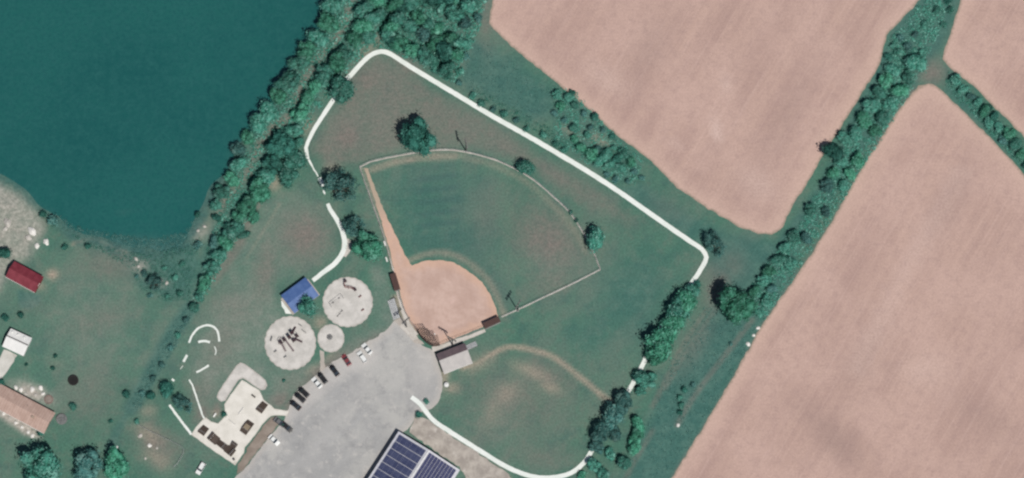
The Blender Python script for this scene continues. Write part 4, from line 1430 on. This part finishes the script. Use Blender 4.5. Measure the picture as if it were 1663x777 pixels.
def fence(name, label, line, h, post_every=4.0, diag=.55):
    pts = [P(*q) for q in smooth_line(line, 5)]
    root = thing(name, label, 'fence', (pts[0][0], pts[0][1], 0.0))
    o = Vector((pts[0][0], pts[0][1], 0))
    loc = [Vector((a, b, 0)) - o for a, b in pts]
    rail = MB()
    rail.path([p + Vector((0, 0, h)) for p in loc], .035, 6)
    rail.build('top_rail', STEEL, root)
    MB().path([p + Vector((0, 0, .06)) for p in loc], .02, 5).build('tension_wire', STEEL, root)
    # posts at even distances
    acc = [0.0]
    for a, b in zip(loc[:-1], loc[1:]):
        acc.append(acc[-1] + (b - a).length)
    L = acc[-1]
    at = lambda d: Vector((np.interp(d, acc, [p.x for p in loc]), np.interp(d, acc, [p.y for p in loc]), 0))
    n = max(2, round(L / post_every))
    for i in range(n + 1):
        p = at(L * i / n)
        MB().tube(p + Vector((0, 0, 0)), p + Vector((0, 0, h + .06)), .04, .04, 6).build('post', STEEL, root)
    mesh = MB()
    d = 0.0
    while d < L - diag:
        for a, b in ((d, d + diag), (d + diag, d)):
            p, q = at(a), at(b)
            mesh.tube((p.x, p.y, .08), (q.x, q.y, h - .04), .008, .008, 3, False)
        d += diag / 2
    mesh.build('wire_mesh', CHAIN, root)
    return root


fence('outfield_fence', 'curved chain link outfield fence around the ball field', FENCE_ARC, 1.8, 4)
fence('foul_line_fence', 'straight chain link fence from outfield corner to right dugout', [(975, 438), (930, 461), (890, 480), (850, 499), (813, 516)], 1.5, 4)
fence('foul_line_fence', 'straight chain link fence along the left foul line dirt', [(584, 272), (596, 306), (610, 346), (622, 380), (632, 415), (637, 440)], 1.5, 4)
fence('backstop_fence', 'tall chain link fence from left dugout to the backstop', [(647, 474), (652, 490), (660, 510), (668, 524), (678, 538)], 2.4, 3)
fence('backstop_fence', 'tall chain link fence from backstop to the right dugout', [(714, 562), (735, 553), (762, 543), (784, 534)], 2.4, 3)
fence('garden_fence', 'low wire fence around the bare garden plot by the ditch', [(222, 689), (250, 704), (280, 718), (298, 730), (292, 748), (282, 760)], 1.1, 3)

# backstop with an overhanging net
bs = thing('backstop', 'curved backstop with dark overhanging netting behind home plate', 'backstop', (*P(694, 556), 0.0))
o = Vector((*P(694, 556), 0))
arc = [Vector((*P(*q), 0)) - o for q in smooth_line([(678, 538), (683, 548), (692, 557), (703, 563), (714, 562)], 4)]
home = Vector((*P(708, 540), 0)) - o
fr = MB()
H = 5.5
tops = [p + Vector((0, 0, H)) for p in arc]
outs = [p + (home - p) * .55 + Vector((0, 0, H + .9)) for p in arc]
fr.path(tops, .06).path(outs, .06)
fr.path([p + Vector((0, 0, 2.5)) for p in arc], .04)
for i in range(0, len(arc), 2):
    fr.tube(tops[i], outs[i], .05)
fr.build('frame', DARKM, bs)
for i in range(0, len(arc), 2):
    MB().tube(arc[i] + Vector((0, 0, 0)), tops[i], .08, .07, 8).build('post', DARKM, bs)
nt = MB()
rows = 14
for k in range(1, rows):
    t = k / rows
    nt.path([a + (b - a) * t for a, b in zip(tops, outs)], .028, 4)
for k in range(1, 22):
    t = k / 22
    nt.path([p + Vector((0, 0, H * t)) for p in arc], .018, 4)
for i in range(len(arc) - 1):
    for u in (0, .33, .66):
        a, b, c = arc[i].lerp(arc[i + 1], u), tops[i].lerp(tops[i + 1], u), outs[i].lerp(outs[i + 1], u)
        nt.tube(a, b, .018, .018, 4).tube(b, c, .028, .028, 4)
nt.build('netting', plain('dark netting', (.05, .035, .03, 1), .9, .1), bs)
hp = MB().slab([(-.22, .2), (.22, .2), (.22, -.05), (0, -.25), (-.22, -.05)], 0, .03).build('home_plate', TRIM)
hp.location = (*P(706, 543), .045)
hp.rotation_euler.z = R(25)
tag(hp, 'white five sided home plate set in the clay before the backstop', 'home plate')


def dugout(cpx, L, W, al, label):
    h = 2.4
    x, y = P(cpx[0], cpx[1], h)
    r = thing('dugout', label, 'dugout', (x, y, 0.04), al, 'dugouts beside the infield')
    mb = MB()
    mb.box((0, 0, h + .06), (L, W, .12))
    mb.build('roof', BROWN, r)
    MB().box((0, -W / 2 + .1, h / 2), (L - .3, .14, h - .01)).build('wall', GREYW, r)
    for s in (-1, 1):
        MB().box((s * (L / 2 - .22), .1, h / 2), (.14, W - .35, h - .01)).build('end_wall', GREYW, r)
    MB().box((0, -W / 2 + .5, .42), (L - .7, .35, .06)).box((-L / 3, -W / 2 + .5, .2), (.1, .3, .38)).box((L / 3, -W / 2 + .5, .2), (.1, .3, .38)).build('bench', WOOD, r)
    for q in (-L / 2 + .2, -L / 6, L / 6, L / 2 - .2):
        MB().tube((q, W / 2 - .12, 0), (q, W / 2 - .12, h), .04).build('post', DARKM, r)


dugout((641.5, 458), 5.7, 2.0, ang(8, 27), 'dark brown roofed dugout at the foot of the left foul line')
dugout((798.5, 524), 5.6, 2.0, ang(26, -12), 'dark brown roofed dugout on the right side of the infield')


def light_pole(bpx, h, label, arm_al=R(30)):
    x, y = P(*bpx)
    r = thing('light_pole', label, 'light pole', (x, y, 0.0), 0, 'floodlight poles of the ball field')
    MB().tube((0, 0, 0), (0, 0, h), .22, .12, 10).build('pole', DARKM, r)
    MB().tube((0, 0, 0), (0, 0, .35), .38, .34, 10).build('footing', GREYW, r)
    c, s = math.cos(arm_al), math.sin(arm_al)
    ar = MB()
    for z in (h - .25, h - 1.3):
        ar.box((0, 0, z), (3.2, .14, .14), arm_al)
    ar.build('crossarm', DARKM, r)
    for z in (h - .25, h - 1.3):
        for q in (-1.4, -.5, .5, 1.4):
            p = Vector((q * c, q * s, z + .1))
            MB().tube(p + Vector((-.1 * s, .1 * c, .2)), p + Vector((.35 * s, -.35 * c, .02)), .12, .2, 10).build('floodlight', GREYL, r)


light_pole((757, 246), 13, 'slim floodlight pole outside the top of the outfield fence', R(100))
light_pole((841, 505), 13, 'slim floodlight pole on the right foul line fence', R(60))
light_pole((735, 561), 13, 'slim floodlight pole between home plate and the concession stand', R(-30))
light_pole((660, 531), 13, 'slim floodlight pole at the left side of the backstop', R(40))


def bleachers(cpx, L, D, al, label, rows=4):
    x, y = P(*cpx)
    r = thing('bleachers', label, 'bleachers', (x, y, 0.03), al, 'bleachers around the infield')
    fr = MB()
    for q in (-L / 2 + .2, 0, L / 2 - .2):
        fr.tube((q, -D / 2, .03), (q, D / 2, rows * .38), .04).tube((q, D / 2, 0), (q, D / 2, rows * .38), .04)
        fr.tube((q, -D / 2, .0), (q, D / 2, .03), .04)
    fr.build('frame', STEEL, r)
    for k in range(rows):
        z = .3 + k * .38
        yy = -D / 2 + .25 + k * (D - .4) / rows
        MB().box((0, yy, z), (L, .3, .05)).build('seat', STEEL, r)
        MB().box((0, yy + .32, z - .12), (L, .3, .04)).build('footboard', STEEL, r)
    MB().path([(-L / 2, D / 2 + .1, .3), (-L / 2, D / 2 + .1, rows * .38 + .9), (L / 2, D / 2 + .1, rows * .38 + .9), (L / 2, D / 2 + .1, .3)], .045).build('guard_rail', DARKM, r)


bleachers((640, 503), 6.6, 2.6, ang(10, 32) + 0, 'grey bleachers left of the infield beside the playground lawn')
bleachers((765, 563), 4.0, 2.0, ang(26, -12) + math.pi, 'small grey bleachers right of the concession stand', 3)


def tank(px, py, rr, label):
    x, y = P(px, py, .8)
    r = thing('water_tank', label, 'tank', (x, y, 0.0))
    MB().lathe([(rr * .9, 0), (rr, .08), (rr, 1.0), (rr * .85, 1.3), (rr * .45, 1.45), (.12, 1.48)], 20).build('body', TRIM, r, True)
    MB().lathe([(.2, 1.4), (.2, 1.56), (.02, 1.58)], 12).build('lid', STEEL, r)


tank(725, 625, .85, 'round white tank below the concession stand')
for (px, py), lab in (((625, 396), 'small white bench by the left fence, upper of two'), ((628, 422), 'small white bench by the left fence, lower of two')):
    x, y = P(px, py)
    r = thing('bench', lab, 'bench', (x, y, 0.0), ang(8, 27), 'white benches by the fence')
    MB().box((0, 0, .45), (1.6, .4, .06)).build('seat', TRIM, r)
    MB().box((0, -.24, .72), (1.6, .05, .35)).build('backrest', TRIM, r)
    for q in (-.65, .65):
        MB().box((q, 0, .21), (.08, .36, .42)).box((q, -.24, .5), (.08, .06, .6)).build('leg', STEEL, r)

# ================================================================== cars
TYRE = plain('tyre rubber', (.02, .02, .02, 1), .9, .2)
LAMPM = plain('lamp lens', (.55, .55, .5, 1), .2, .5)
TAILM = plain('tail lens', (.25, .02, .02, 1), .3, .5)
CARP = {}


def car_paint(name, c):
    if name not in CARP:
        CARP[name] = plain('car paint ' + name, c, .3, .5, 0, .05)
    return CARP[name]


def prism_y(mb, prof, y0, y1, inset=0.0):
    mb.prism(prof, y0, y1)


def make_car(paint, suv):
    """nose towards +X, origin on the ground"""
    r = thing('car', 'car', 'car', (0, 0, 0))
    L, W = 4.7, 1.84
    hb = .98 if suv else .9
    top = 1.72 if suv else 1.45
    body = MB()
    body.prism([(-L / 2, .38), (-L / 2 + .05, .72), (-L / 2 + .12, hb), (.95, hb), (L / 2 - .5, hb - .14), (L / 2 - .05, .66), (L / 2, .36), (L / 2 - .2, .24), (-L / 2 + .2, .24)], -W / 2, W / 2)
    b = body.build('body', paint, r)
    bev = b.modifiers.new('soft edges', 'BEVEL')
    bev.width = .07
    bev.segments = 2
    # glasshouse, narrower at the top
    x0, x1, x2, x3 = (-L / 2 + .18, -L / 2 + .42, .35, 1.05) if suv else (-L / 2 + .75, -L / 2 + 1.35, .25, 1.05)
    w0, w1 = W / 2 - .06, W / 2 - .24
    vs = [(x0, -w0, hb - .01), (x3, -w0, hb - .01), (x3, w0, hb - .01), (x0, w0, hb - .01), (x1, -w1, top - .04), (x2, -w1, top - .04), (x2, w1, top - .04), (x1, w1, top - .04)]
    MB().add(vs, [(3, 2, 1, 0), (4, 5, 6, 7), (0, 1, 5, 4), (1, 2, 6, 5), (2, 3, 7, 6), (3, 0, 4, 7)]).build('windows', GLASS, r)
    rf = MB().box(((x1 + x2) / 2, 0, top), (x2 - x1 + .1, w1 * 2 + .06, .09)).build('roof', paint, r)
    rb = rf.modifiers.new('soft edges', 'BEVEL')
    rb.width = .03
    for sx in (-1.42, 1.4):
        for s in (-1, 1):
            w = MB().tube((sx, s * (W / 2 - .2), .33), (sx, s * (W / 2 + .02), .33), .33, .33, 16).build('wheel', TYRE, r)
            MB().tube((sx, s * (W / 2 + .018), .33), (sx, s * (W / 2 + .035), .33), .2, .2, 12).build('rim', STEEL, w)
    for s in (-1, 1):
        MB().box((L / 2 - .09, s * .66, .64), (.16, .36, .14)).build('headlight', LAMPM, r)
        MB().box((-L / 2 + .07, s * .72, .76), (.1, .26, .2)).build('taillight', TAILM, r)
        MB().box((.85, s * (W / 2 + .06), hb + .04), (.14, .2, .12)).build('mirror', paint, r)
    return r


protos = {}


def park(px, py, dx, dy, colour, suv, label, group=None, flip=False):
    key = (colour, suv)
    pc = {'black': (.012, .012, .014, 1), 'white': (.62, .63, .62, 1), 'red': (.16, .035, .04, 1), 'grey': (.12, .12, .125, 1)}[colour]
    if key not in protos:
        protos[key] = make_car(car_paint(colour, pc), suv)
        r = protos[key]
    else:
        r = copy_tree(protos[key])
    x, y = P(px, py, .6)
    r.location = (x, y, .05)
    r.rotation_euler.z = ang(dx, dy) + (math.pi if flip else 0)
    r.scale = (.91, .91, .91)
    r['label'] = label
    if group:
        r['group'] = group
    return r


G = 'cars parked nose-in along the gravel lot'
park(479.5, 658, -43, -36, 'black', False, 'black car at the plaza end of the parked row', G)
park(487, 645.5, -43, -38, 'black', True, 'black car parked second from the plaza end of the row', G)
park(493, 637, -46, -42, 'black', True, 'black car parked third, touching close to the second black car', G)
park(514.5, 622, -40, -46, 'white', False, 'white car with dark windows parked between black cars', G)
park(523.5, 614, -40, -52, 'black', True, 'black car just right of the white car among black cars', G)
park(543, 602, -38, -52, 'black', False, 'black car standing alone just left of the dark red car', G)
park(562.5, 585, -30, -46, 'red', False, 'dark red car in the parked row below the small play circle', G)
park(588, 580, -36, -50, 'white', True, 'white car just right of the dark red car', G)
park(596, 567, -42, -50, 'white', False, 'white car at the ball field end of the parked row', G)
park(454, 686, 40, 30, 'grey', False, 'dark grey car on the lot beside the plaza entrance', None)
park(466, 694, 40, 34, 'black', False, 'black car below the dark grey car beside the plaza entrance', None)
park(445, 715, 36, 34, 'white', False, 'white car alone on the lot beside the brown verge', None)
park(326, 761, -20, 34, 'white', True, 'white car parked on grass below the concrete plaza', None)

# ================================================================== playground
PURP = plain('dark plum plastic', (.05, .022, .03, 1), .5, .4)
REDP = plain('brown red plastic', (.16, .045, .04, 1), .5, .4)
DECK = plain('dark deck coating', (.045, .03, .035, 1), .8, .2)
GREYP = plain('grey painted steel', (.16, .16, .16, 1), .6, .4)
bx, by = P(471, 555)


def rel(px, py, ox, oy, z=0.0):
    a, b = P(px, py, z)
    return Vector((a - ox, b - oy, z))


pt = thing('climbing_frame', 'large dark plum climbing frame with decks and slides on the left play circle', 'climbing frame', (bx, by, .09))
deck_px = [(456, 556, 1.2), (462, 552, 1.5), (470, 548, 1.8), (477, 553, 1.5), (474, 541, 1.4), (482, 546, 1.2)]
prev = None
for i, (qx, qy, z) in enumerate(deck_px):
    c = rel(qx, qy, bx, by, z)
    MB().box(c, (1.05, 1.05, .12), R(35)).build('deck', DECK, pt)
    for a in (45, 135, 225, 315):
        t = R(a + 35)
        p = c + Vector((.68 * math.cos(t), .68 * math.sin(t), 0))
        MB().tube((p.x, p.y, 0), (p.x, p.y, z + 1.3), .06, .06, 6).build('post', PURP, pt)
    if i in (2, 4):
        MB().add([c + Vector((.66 * math.cos(R(a + 35)), .66 * math.sin(R(a + 35)), 1.3)) for a in (45, 135, 225, 315)] + [c + Vector((0, 0, 2.1))],
                 [(0, 1, 4), (1, 2, 4), (2, 3, 4), (3, 0, 4), (3, 2, 1, 0)]).build('canopy', PURP, pt)


def slide(root, a, b, w, mat):
    a, b = Vector(a), Vector(b)
    d = (b - a)
    side = Vector((-d.y, d.x, 0)).normalized() * w / 2
    mb = MB()
    n = 6
    for i in range(n):
        p, q = a + d * (i / n), a + d * ((i + 1) / n)
        p, q = p.copy(), q.copy()
        for s in (-1, 1):
            mb.tube(p + side * s + Vector((0, 0, .16)), q + side * s + Vector((0, 0, .16)), .05, .05, 5)
        vs = [p - side, p + side, q + side, q - side]
        vs += [v + Vector((0, 0, .06)) for v in vs]
        mb.add(vs, [(3, 2, 1, 0), (4, 5, 6, 7), (0, 1, 5, 4), (1, 2, 6, 5), (2, 3, 7, 6), (3, 0, 4, 7)])
    mb.build('slide', mat, root)


slide(pt, rel(457, 557, bx, by, 1.2), rel(464, 571, bx, by, .15), .45, PURP)
slide(pt, rel(464, 553, bx, by, 1.5), rel(477, 571, bx, by, .15), .45, PURP)
slide(pt, rel(479, 551, bx, by, 1.5), rel(491, 556, bx, by, .15), .45, PURP)
slide(pt, rel(475, 541, bx, by, 1.4), rel(480, 531, bx, by, .15), .45, PURP)
MB().path([rel(465, 550, bx, by, 1.9), rel(455, 549, bx, by, 2.0), rel(452, 553, bx, by, 1.6), rel(453, 560, bx, by, .05)], .08).build('climbing_bar', PURP, pt)


def rocker(px, py, mat, label):
    x, y = P(px, py, .5)
    r = thing('spring_rider', label, 'spring rider', (x, y, .09), R(30), 'spring riders on the play circles')
    MB().tube((0, 0, 0), (0, 0, .4), .12, .1, 10).build('spring', GREYP, r)
    MB().prism([(-.5, .4), (-.35, .75), (.1, .62), (.35, .95), (.55, .9), (.5, .4)], -.14, .14).build('body', mat, r)
    MB().tube((.3, -.3, .85), (.3, .3, .85), .03).build('handle', GREYP, r)


def play_panel(px, py, al, label, L=1.6, mat=None):
    x, y = P(px, py, .5)
    r = thing('play_panel', label, 'play panel', (x, y, .09), al, 'play panels on the play circles')
    MB().box((0, 0, .75), (L, .12, .8)).build('panel', mat or GREYP, r)
    for q in (-L / 2 + .1, L / 2 - .1):
        MB().tube((q, 0, 0), (q, 0, 1.35), .06).build('post', GREYP, r)


rocker(463, 580, GREYP, 'small grey spring rider below the climbing frame')
rocker(447, 571, GREYP, 'small grey spring rider left of the climbing frame')
play_panel(441, 551, ang(3, -10), 'upright grey play panel at the left rim of the left play circle')
play_panel(494, 539, ang(10, 8), 'grey play panel at the upper right rim of the left play circle')
play_panel(488, 529, ang(10, 6), 'low grey play panel near the top of the left play circle', 1.1)
rocker(584.7, 482, REDP, 'brown red spring rider on the upper play circle')
rocker(589, 504, REDP, 'small brown red spring rider at the right of the upper play circle')
# curved climber
cx_, cy_ = P(566, 466)
cl = thing('arched_climber', 'hook shaped brown red climber near the top of the upper play circle', 'climber', (cx_, cy_, .09))
ln = smooth_line([(561, 458), (559, 462), (561, 467), (566, 468), (572, 469), (577, 472)], 1.5)
tp = [rel(a, b, cx_, cy_, 0) + Vector((0, 0, 1.5)) for a, b in ln]
for off in (-.3, .3):
    MB().path([p + Vector((0, off, 0)) for p in tp], .07).build('rail', REDP, cl)
mb = MB()
for p in tp:
    mb.tube(p + Vector((0, -.3, 0)), p + Vector((0, .3, 0)), .06, .06, 5)
mb.build('rungs', REDP, cl)
for p in tp[::4] + [tp[-1]]:
    for off in (-.3, .3):
        MB().tube((p.x, p.y + off, 0), p + Vector((0, off, 0)), .07).build('post', REDP, cl)
MB().box(tp[-1] + Vector((0, 0, .06)), (.9, .9, .1), R(20)).build('deck', DECK, cl)
MB().box(tp[0] + Vector((0, 0, .06)), (.9, .9, .1), R(20)).build('deck', DECK, cl)
# swings
sx, sy = P(546, 489)
sw = thing('swing_set', 'thin grey swing set at the left side of the upper play circle', 'swing set', (sx, sy, .09), ang(14, -11))
MB().tube((-2.4, 0, 2.4), (2.4, 0, 2.4), .06).build('top_bar', GREYP, sw)
for q in (-2.4, 2.4):
    for s in (-1, 1):
        MB().tube((q, s * .9, 0), (q, 0, 2.4), .05).build('leg', GREYP, sw)
for q in (-1.2, 1.2):
    st = MB().box((q, 0, .5), (.5, .2, .04)).build('seat', DECK, sw)
    MB().tube((q - .22, 0, .52), (q - .22, 0, 2.38), .012, .012, 4).tube((q + .22, 0, .52), (q + .22, 0, 2.38), .012, .012, 4).build('chain', STEEL, st)
sx, sy = P(552, 510)
r = thing('seesaw', 'small grey seesaw near the bottom of the upper play circle', 'seesaw', (sx, sy, .09), R(50))
MB().tube((0, -.3, .45), (0, .3, .45), .07).tube((0, 0, 0), (0, 0, .45), .09).build('pivot', GREYP, r)
MB().tube((-1.3, 0, .3), (1.3, 0, .62), .06).build('beam', GREYP, r)
for q, z in ((-1.2, .36), (1.2, .66)):
    MB().box((q, 0, z), (.35, .3, .06)).build('seat', DECK, r)
# merry-go-round on the smallest circle
sx, sy = P(535.5, 548)
r = thing('merry_go_round', 'small grey merry-go-round in the middle of the smallest play circle', 'merry-go-round', (sx, sy, .11))
MB().lathe([(.9, .18), (.95, .22), (.95, .3), (.9, .32)], 24).build('platform', GREYP, r)
MB().tube((0, 0, 0), (0, 0, .9), .12, .08, 10).build('hub', DARKM, r)
for k in range(5):
    t = 2 * math.pi * k / 5
    c, s = math.cos(t), math.sin(t)
    MB().path([(0, 0, .85), (.8 * c, .8 * s, .9), (.85 * c, .85 * s, .3)], .035).build('handrail', DARKM, r)

# ================================================================== plaza furniture
RAMP = plain('dark brown ramp sheet', (.055, .04, .032, 1), .7, .3)
RAMPT = plain('tan ramp sheet', (.2, .16, .11, 1), .7, .3)
ual, val_ = ang(29, 23), ang(-20, 28)


def ramp(cpx, L, W, h, al, label, both=False, mat=RAMP, quarter=False):
    x, y = P(cpx[0], cpx[1], h * .5)
    r = thing('skate_ramp', label, 'skate ramp', (x, y, .09), al, 'skate ramps on the plaza')
    if both:
        prof = [(-L / 2, 0), (-L / 5, h), (L / 5, h), (L / 2, 0)]
    elif quarter:
        prof = [(-L / 2, 0)] + [(-L / 2 + L * .75 * math.sin(t), h * (1 - math.cos(t))) for t in np.linspace(.2, math.pi / 2, 7)] + [(L / 2, h), (L / 2, 0)]
    else:
        prof = [(-L / 2, 0), (L / 4, h), (L / 2, h), (L / 2, 0)]
    MB().prism(prof, -W / 2, W / 2).build('surface', mat, r)
    if both:
        MB().box((0, 0, h + .015), (L * .36, W * .7, .03)).build('deck', RAMPT, r)
    MB().tube((L * .2 if not quarter else L * .25, -W / 2, h + .03), (L * .2 if not quarter else L * .25, W / 2, h + .03), .04).build('coping', STEEL, r)
    return r


ramp((425.5, 661.5), 3.6, 2.3, .8, val_, 'dark brown skate ramp near the upper right corner of the plaza', False, RAMP)
ramp((401, 694), 4.6, 2.6, .7, val_, 'brown skate box with a tan top in the middle of the plaza', True, RAMP)
ramp((330.5, 699), 3.0, 2.4, .7, val_, 'dark brown skate ramp in the left corner of the plaza')
ramp((347.5, 712.5), 3.2, 2.8, 1.1, ual + math.pi, 'dark brown quarter pipe at the upper end of the long ramp row', False, RAMP, True)
ramp((360, 722.5), 3.6, 2.0, .8, ual, 'long dark brown skate bank in the middle of the ramp row')
ramp((373, 732), 3.2, 2.6, 1.1, ual, 'dark brown quarter pipe at the lower end of the long ramp row', False, RAMP, True)
ramp((379, 724), 2.2, 2.0, .9, val_ + math.pi, 'small dark brown ramp forming the foot of the ramp row')
for (px, py), a, lab in (((412, 644), ual, 'small dark bench near the top of the plaza'), ((349, 675), val_, 'white bench on the bare ground beside the plaza notch')):
    x, y = P(px, py)
    r = thing('bench', lab, 'bench', (x, y, .09 if px > 400 else 0.0), a)
    mt = DARKM if px > 400 else TRIM
    MB().box((0, 0, .45), (1.5, .45, .06)).build('seat', mt, r)
    MB().box((0, -.26, .75), (1.5, .05, .35)).build('backrest', mt, r)
    for q in (-.6, .6):
        MB().box((q, 0, .21), (.08, .4, .42)).box((q, -.26, .5), (.08, .06, .6)).build('leg', DARKM, r)
for (px, py, a, lab) in ((377, 686, ual, 'thin steel grind rail on the plaza near the notch'), (391, 668, val_, 'thin steel grind rail on the upper half of the plaza')):
    x, y = P(px, py)
    r = thing('grind_rail', lab, 'grind rail', (x, y, .09), a, 'grind rails on the plaza')
    MB().tube((-1.4, 0, .4), (1.4, 0, .4), .05).build('rail', STEEL, r)
    for q in (-1.1, 0, 1.1):
        MB().tube((q, 0, 0), (q, 0, .4), .04).build('post', STEEL, r)
x, y = P(380, 747)
r = thing('litter_bin', 'small grey litter bin at the bottom corner of the plaza', 'litter bin', (x, y, .09))
MB().lathe([(.28, 0), (.32, .1), (.34, .9)], 16).build('body', GREYP, r)
MB().lathe([(.36, .9), (.34, 1.0), (.1, 1.08)], 16).build('lid', DARKM, r)

# ================================================================== yards
x, y = P(119, 618, .8)
r = thing('trampoline', 'round black trampoline standing on the lawn right of the tan roofed house', 'trampoline', (x, y, 0.0))
MB().lathe([(1.35, .84), (1.35, .87), (.02, .86)], 28).build('mat', plain('trampoline mat', (.012, .012, .012, 1), .8, .2), r)
MB().lathe([(1.36, .8), (1.36, .9), (1.72, .9), (1.72, .8)], 28).build('pad', plain('trampoline pad', (.02, .018, .018, 1), .8, .2), r)
for k in range(6):
    t = 2 * math.pi * k / 6
    MB().tube((1.6 * math.cos(t), 1.6 * math.sin(t), 0), (1.55 * math.cos(t), 1.55 * math.sin(t), .82), .04).build('leg', STEEL, r)
x, y = P(100, 681, .5)
r = thing('wading_pool', 'round grey covered pool at the right corner of the tan roofed house', 'pool', (x, y, 0.0))
MB().lathe([(1.7, 0), (1.78, .1), (1.78, .65), (1.7, .72)], 28).build('wall', GREYP, r)
MB().lathe([(1.66, .721), (1.2, .74), (.3, .76)], 28).build('cover', plain('pool cover', (.12, .125, .125, 1), .8, .2, 0, .3), r)
x, y = P(79, 649, .4)
r = thing('fire_pit', 'round brown stone fire pit on the pale patio', 'fire pit', (x, y, 0.02))
MB().lathe([(1.5, 0), (1.5, .4), (1.15, .42), (1.1, .12)], 24).build('stone_ring', plain('brown stone', (.17, .13, .115, 1), .9, .2, 0, .3), r)
MB().lathe([(1.08, .04), (1.08, .14), (.3, .2)], 20).build('ash_bed', plain('ash', (.2, .17, .15, 1), .95, .1), r)


def rock(px, py, s, label, group, tone=0, name='boulder', z=0.0):
    rnd = random.Random(int(px * 31 + py))
    bm = bmesh.new()
    bmesh.ops.create_icosphere(bm, subdivisions=2, radius=1)
    mb = MB()
    mb.add([(v.co.x * s * (1 + rnd.uniform(-.2, .2)), v.co.y * s * .8 * (1 + rnd.uniform(-.2, .2)), max(-.1, v.co.z) * s * .7 * (1 + rnd.uniform(-.15, .15))) for v in bm.verts],
           [tuple(v.index for v in f.verts) for f in bm.faces])
    bm.free()
    mt = (plain('white stone', (.62, .6, .57, 1), .9, .2, 0, .15), plain('grey stone', (.4, .38, .35, 1), .9, .2, 0, .2))[tone]
    o = mb.build(name, mt)
    o.location = (*P(px, py), z)
    o.rotation_euler.z = rnd.uniform(0, 6)
    return tag(o, label, 'rock', group)


rock(75, 393, 1.15, 'bright white boulder, right of the pair above the red barn', None)
rock(60, 400, 1.0, 'bright white boulder, left of the pair above the red barn', None)
rock(12, 362, 1.5, 'pale rubble heap near the left edge of the stony yard', None, 1, 'rubble_heap')
rock(9, 372, 1.0, 'smaller pale rubble heap below the left rubble heap', None, 1, 'rubble_heap')
rock(52, 376, 1.6, 'white rubble heap in the middle of the stony yard', None, 0, 'rubble_heap')
rock(46, 386, 1.1, 'lower white rubble heap beside the middle rubble heap', None, 1, 'rubble_heap')
for i, (px, py, s) in enumerate(((1231, 533, .7), (1224, 545, .6), (1215, 559, .8))):
    rock(px, py, s, 'white boulder at the lower field\'s edge, %s from the top' % ORD[i], 'white boulders at the field edge')
rock(1101, 691, .7, 'lone white boulder in the rough grass beside the lower field', None)
for i, (px, py, s, t) in enumerate(((26, 630, .8, 0), (34, 634, .9, 0), (42, 640, .7, 1), (52, 633, 1.0, 0), (58, 642, .7, 1), (66, 630, .9, 0), (70, 640, .7, 0))):
    rock(px, py, s, 'white landscaping stone, %s from the left above the tan roof' % ORD[i], 'landscaping stones above the tan roof', t, 'landscaping_stone')
for i, (px, py, s, t) in enumerate(((6, 672, .7, 0), (16, 679, .6, 1), (26, 687, .7, 0), (36, 694, .6, 0), (46, 702, .7, 0), (53, 708, .8, 0))):
    rock(px, py, s, 'white landscaping stone, %s from the left below the tan roof' % ORD[i], 'landscaping stones below the tan roof', t, 'landscaping_stone')
for i, (px, py, s) in enumerate(((228, 708, .8), (243, 724, .8), (188, 728, .8), (255, 728, .5), (236, 745, .5))):
    rock(px, py, s, 'pale stone in the bare garden plot, %s of its scatter' % ORD[i], 'pale stones in the garden plot', 0 if i in (1, 2) else 1)
for i, (px, py, s) in enumerate(((221, 421, .7), (225, 433, .6), (262, 455, .6), (271, 460, .7), (322, 375, .6), (332, 368, .6))):
    rock(px, py, s, 'pale shore stone, %s from the left along the marsh' % ORD[i], 'pale stones along the marsh', 1)
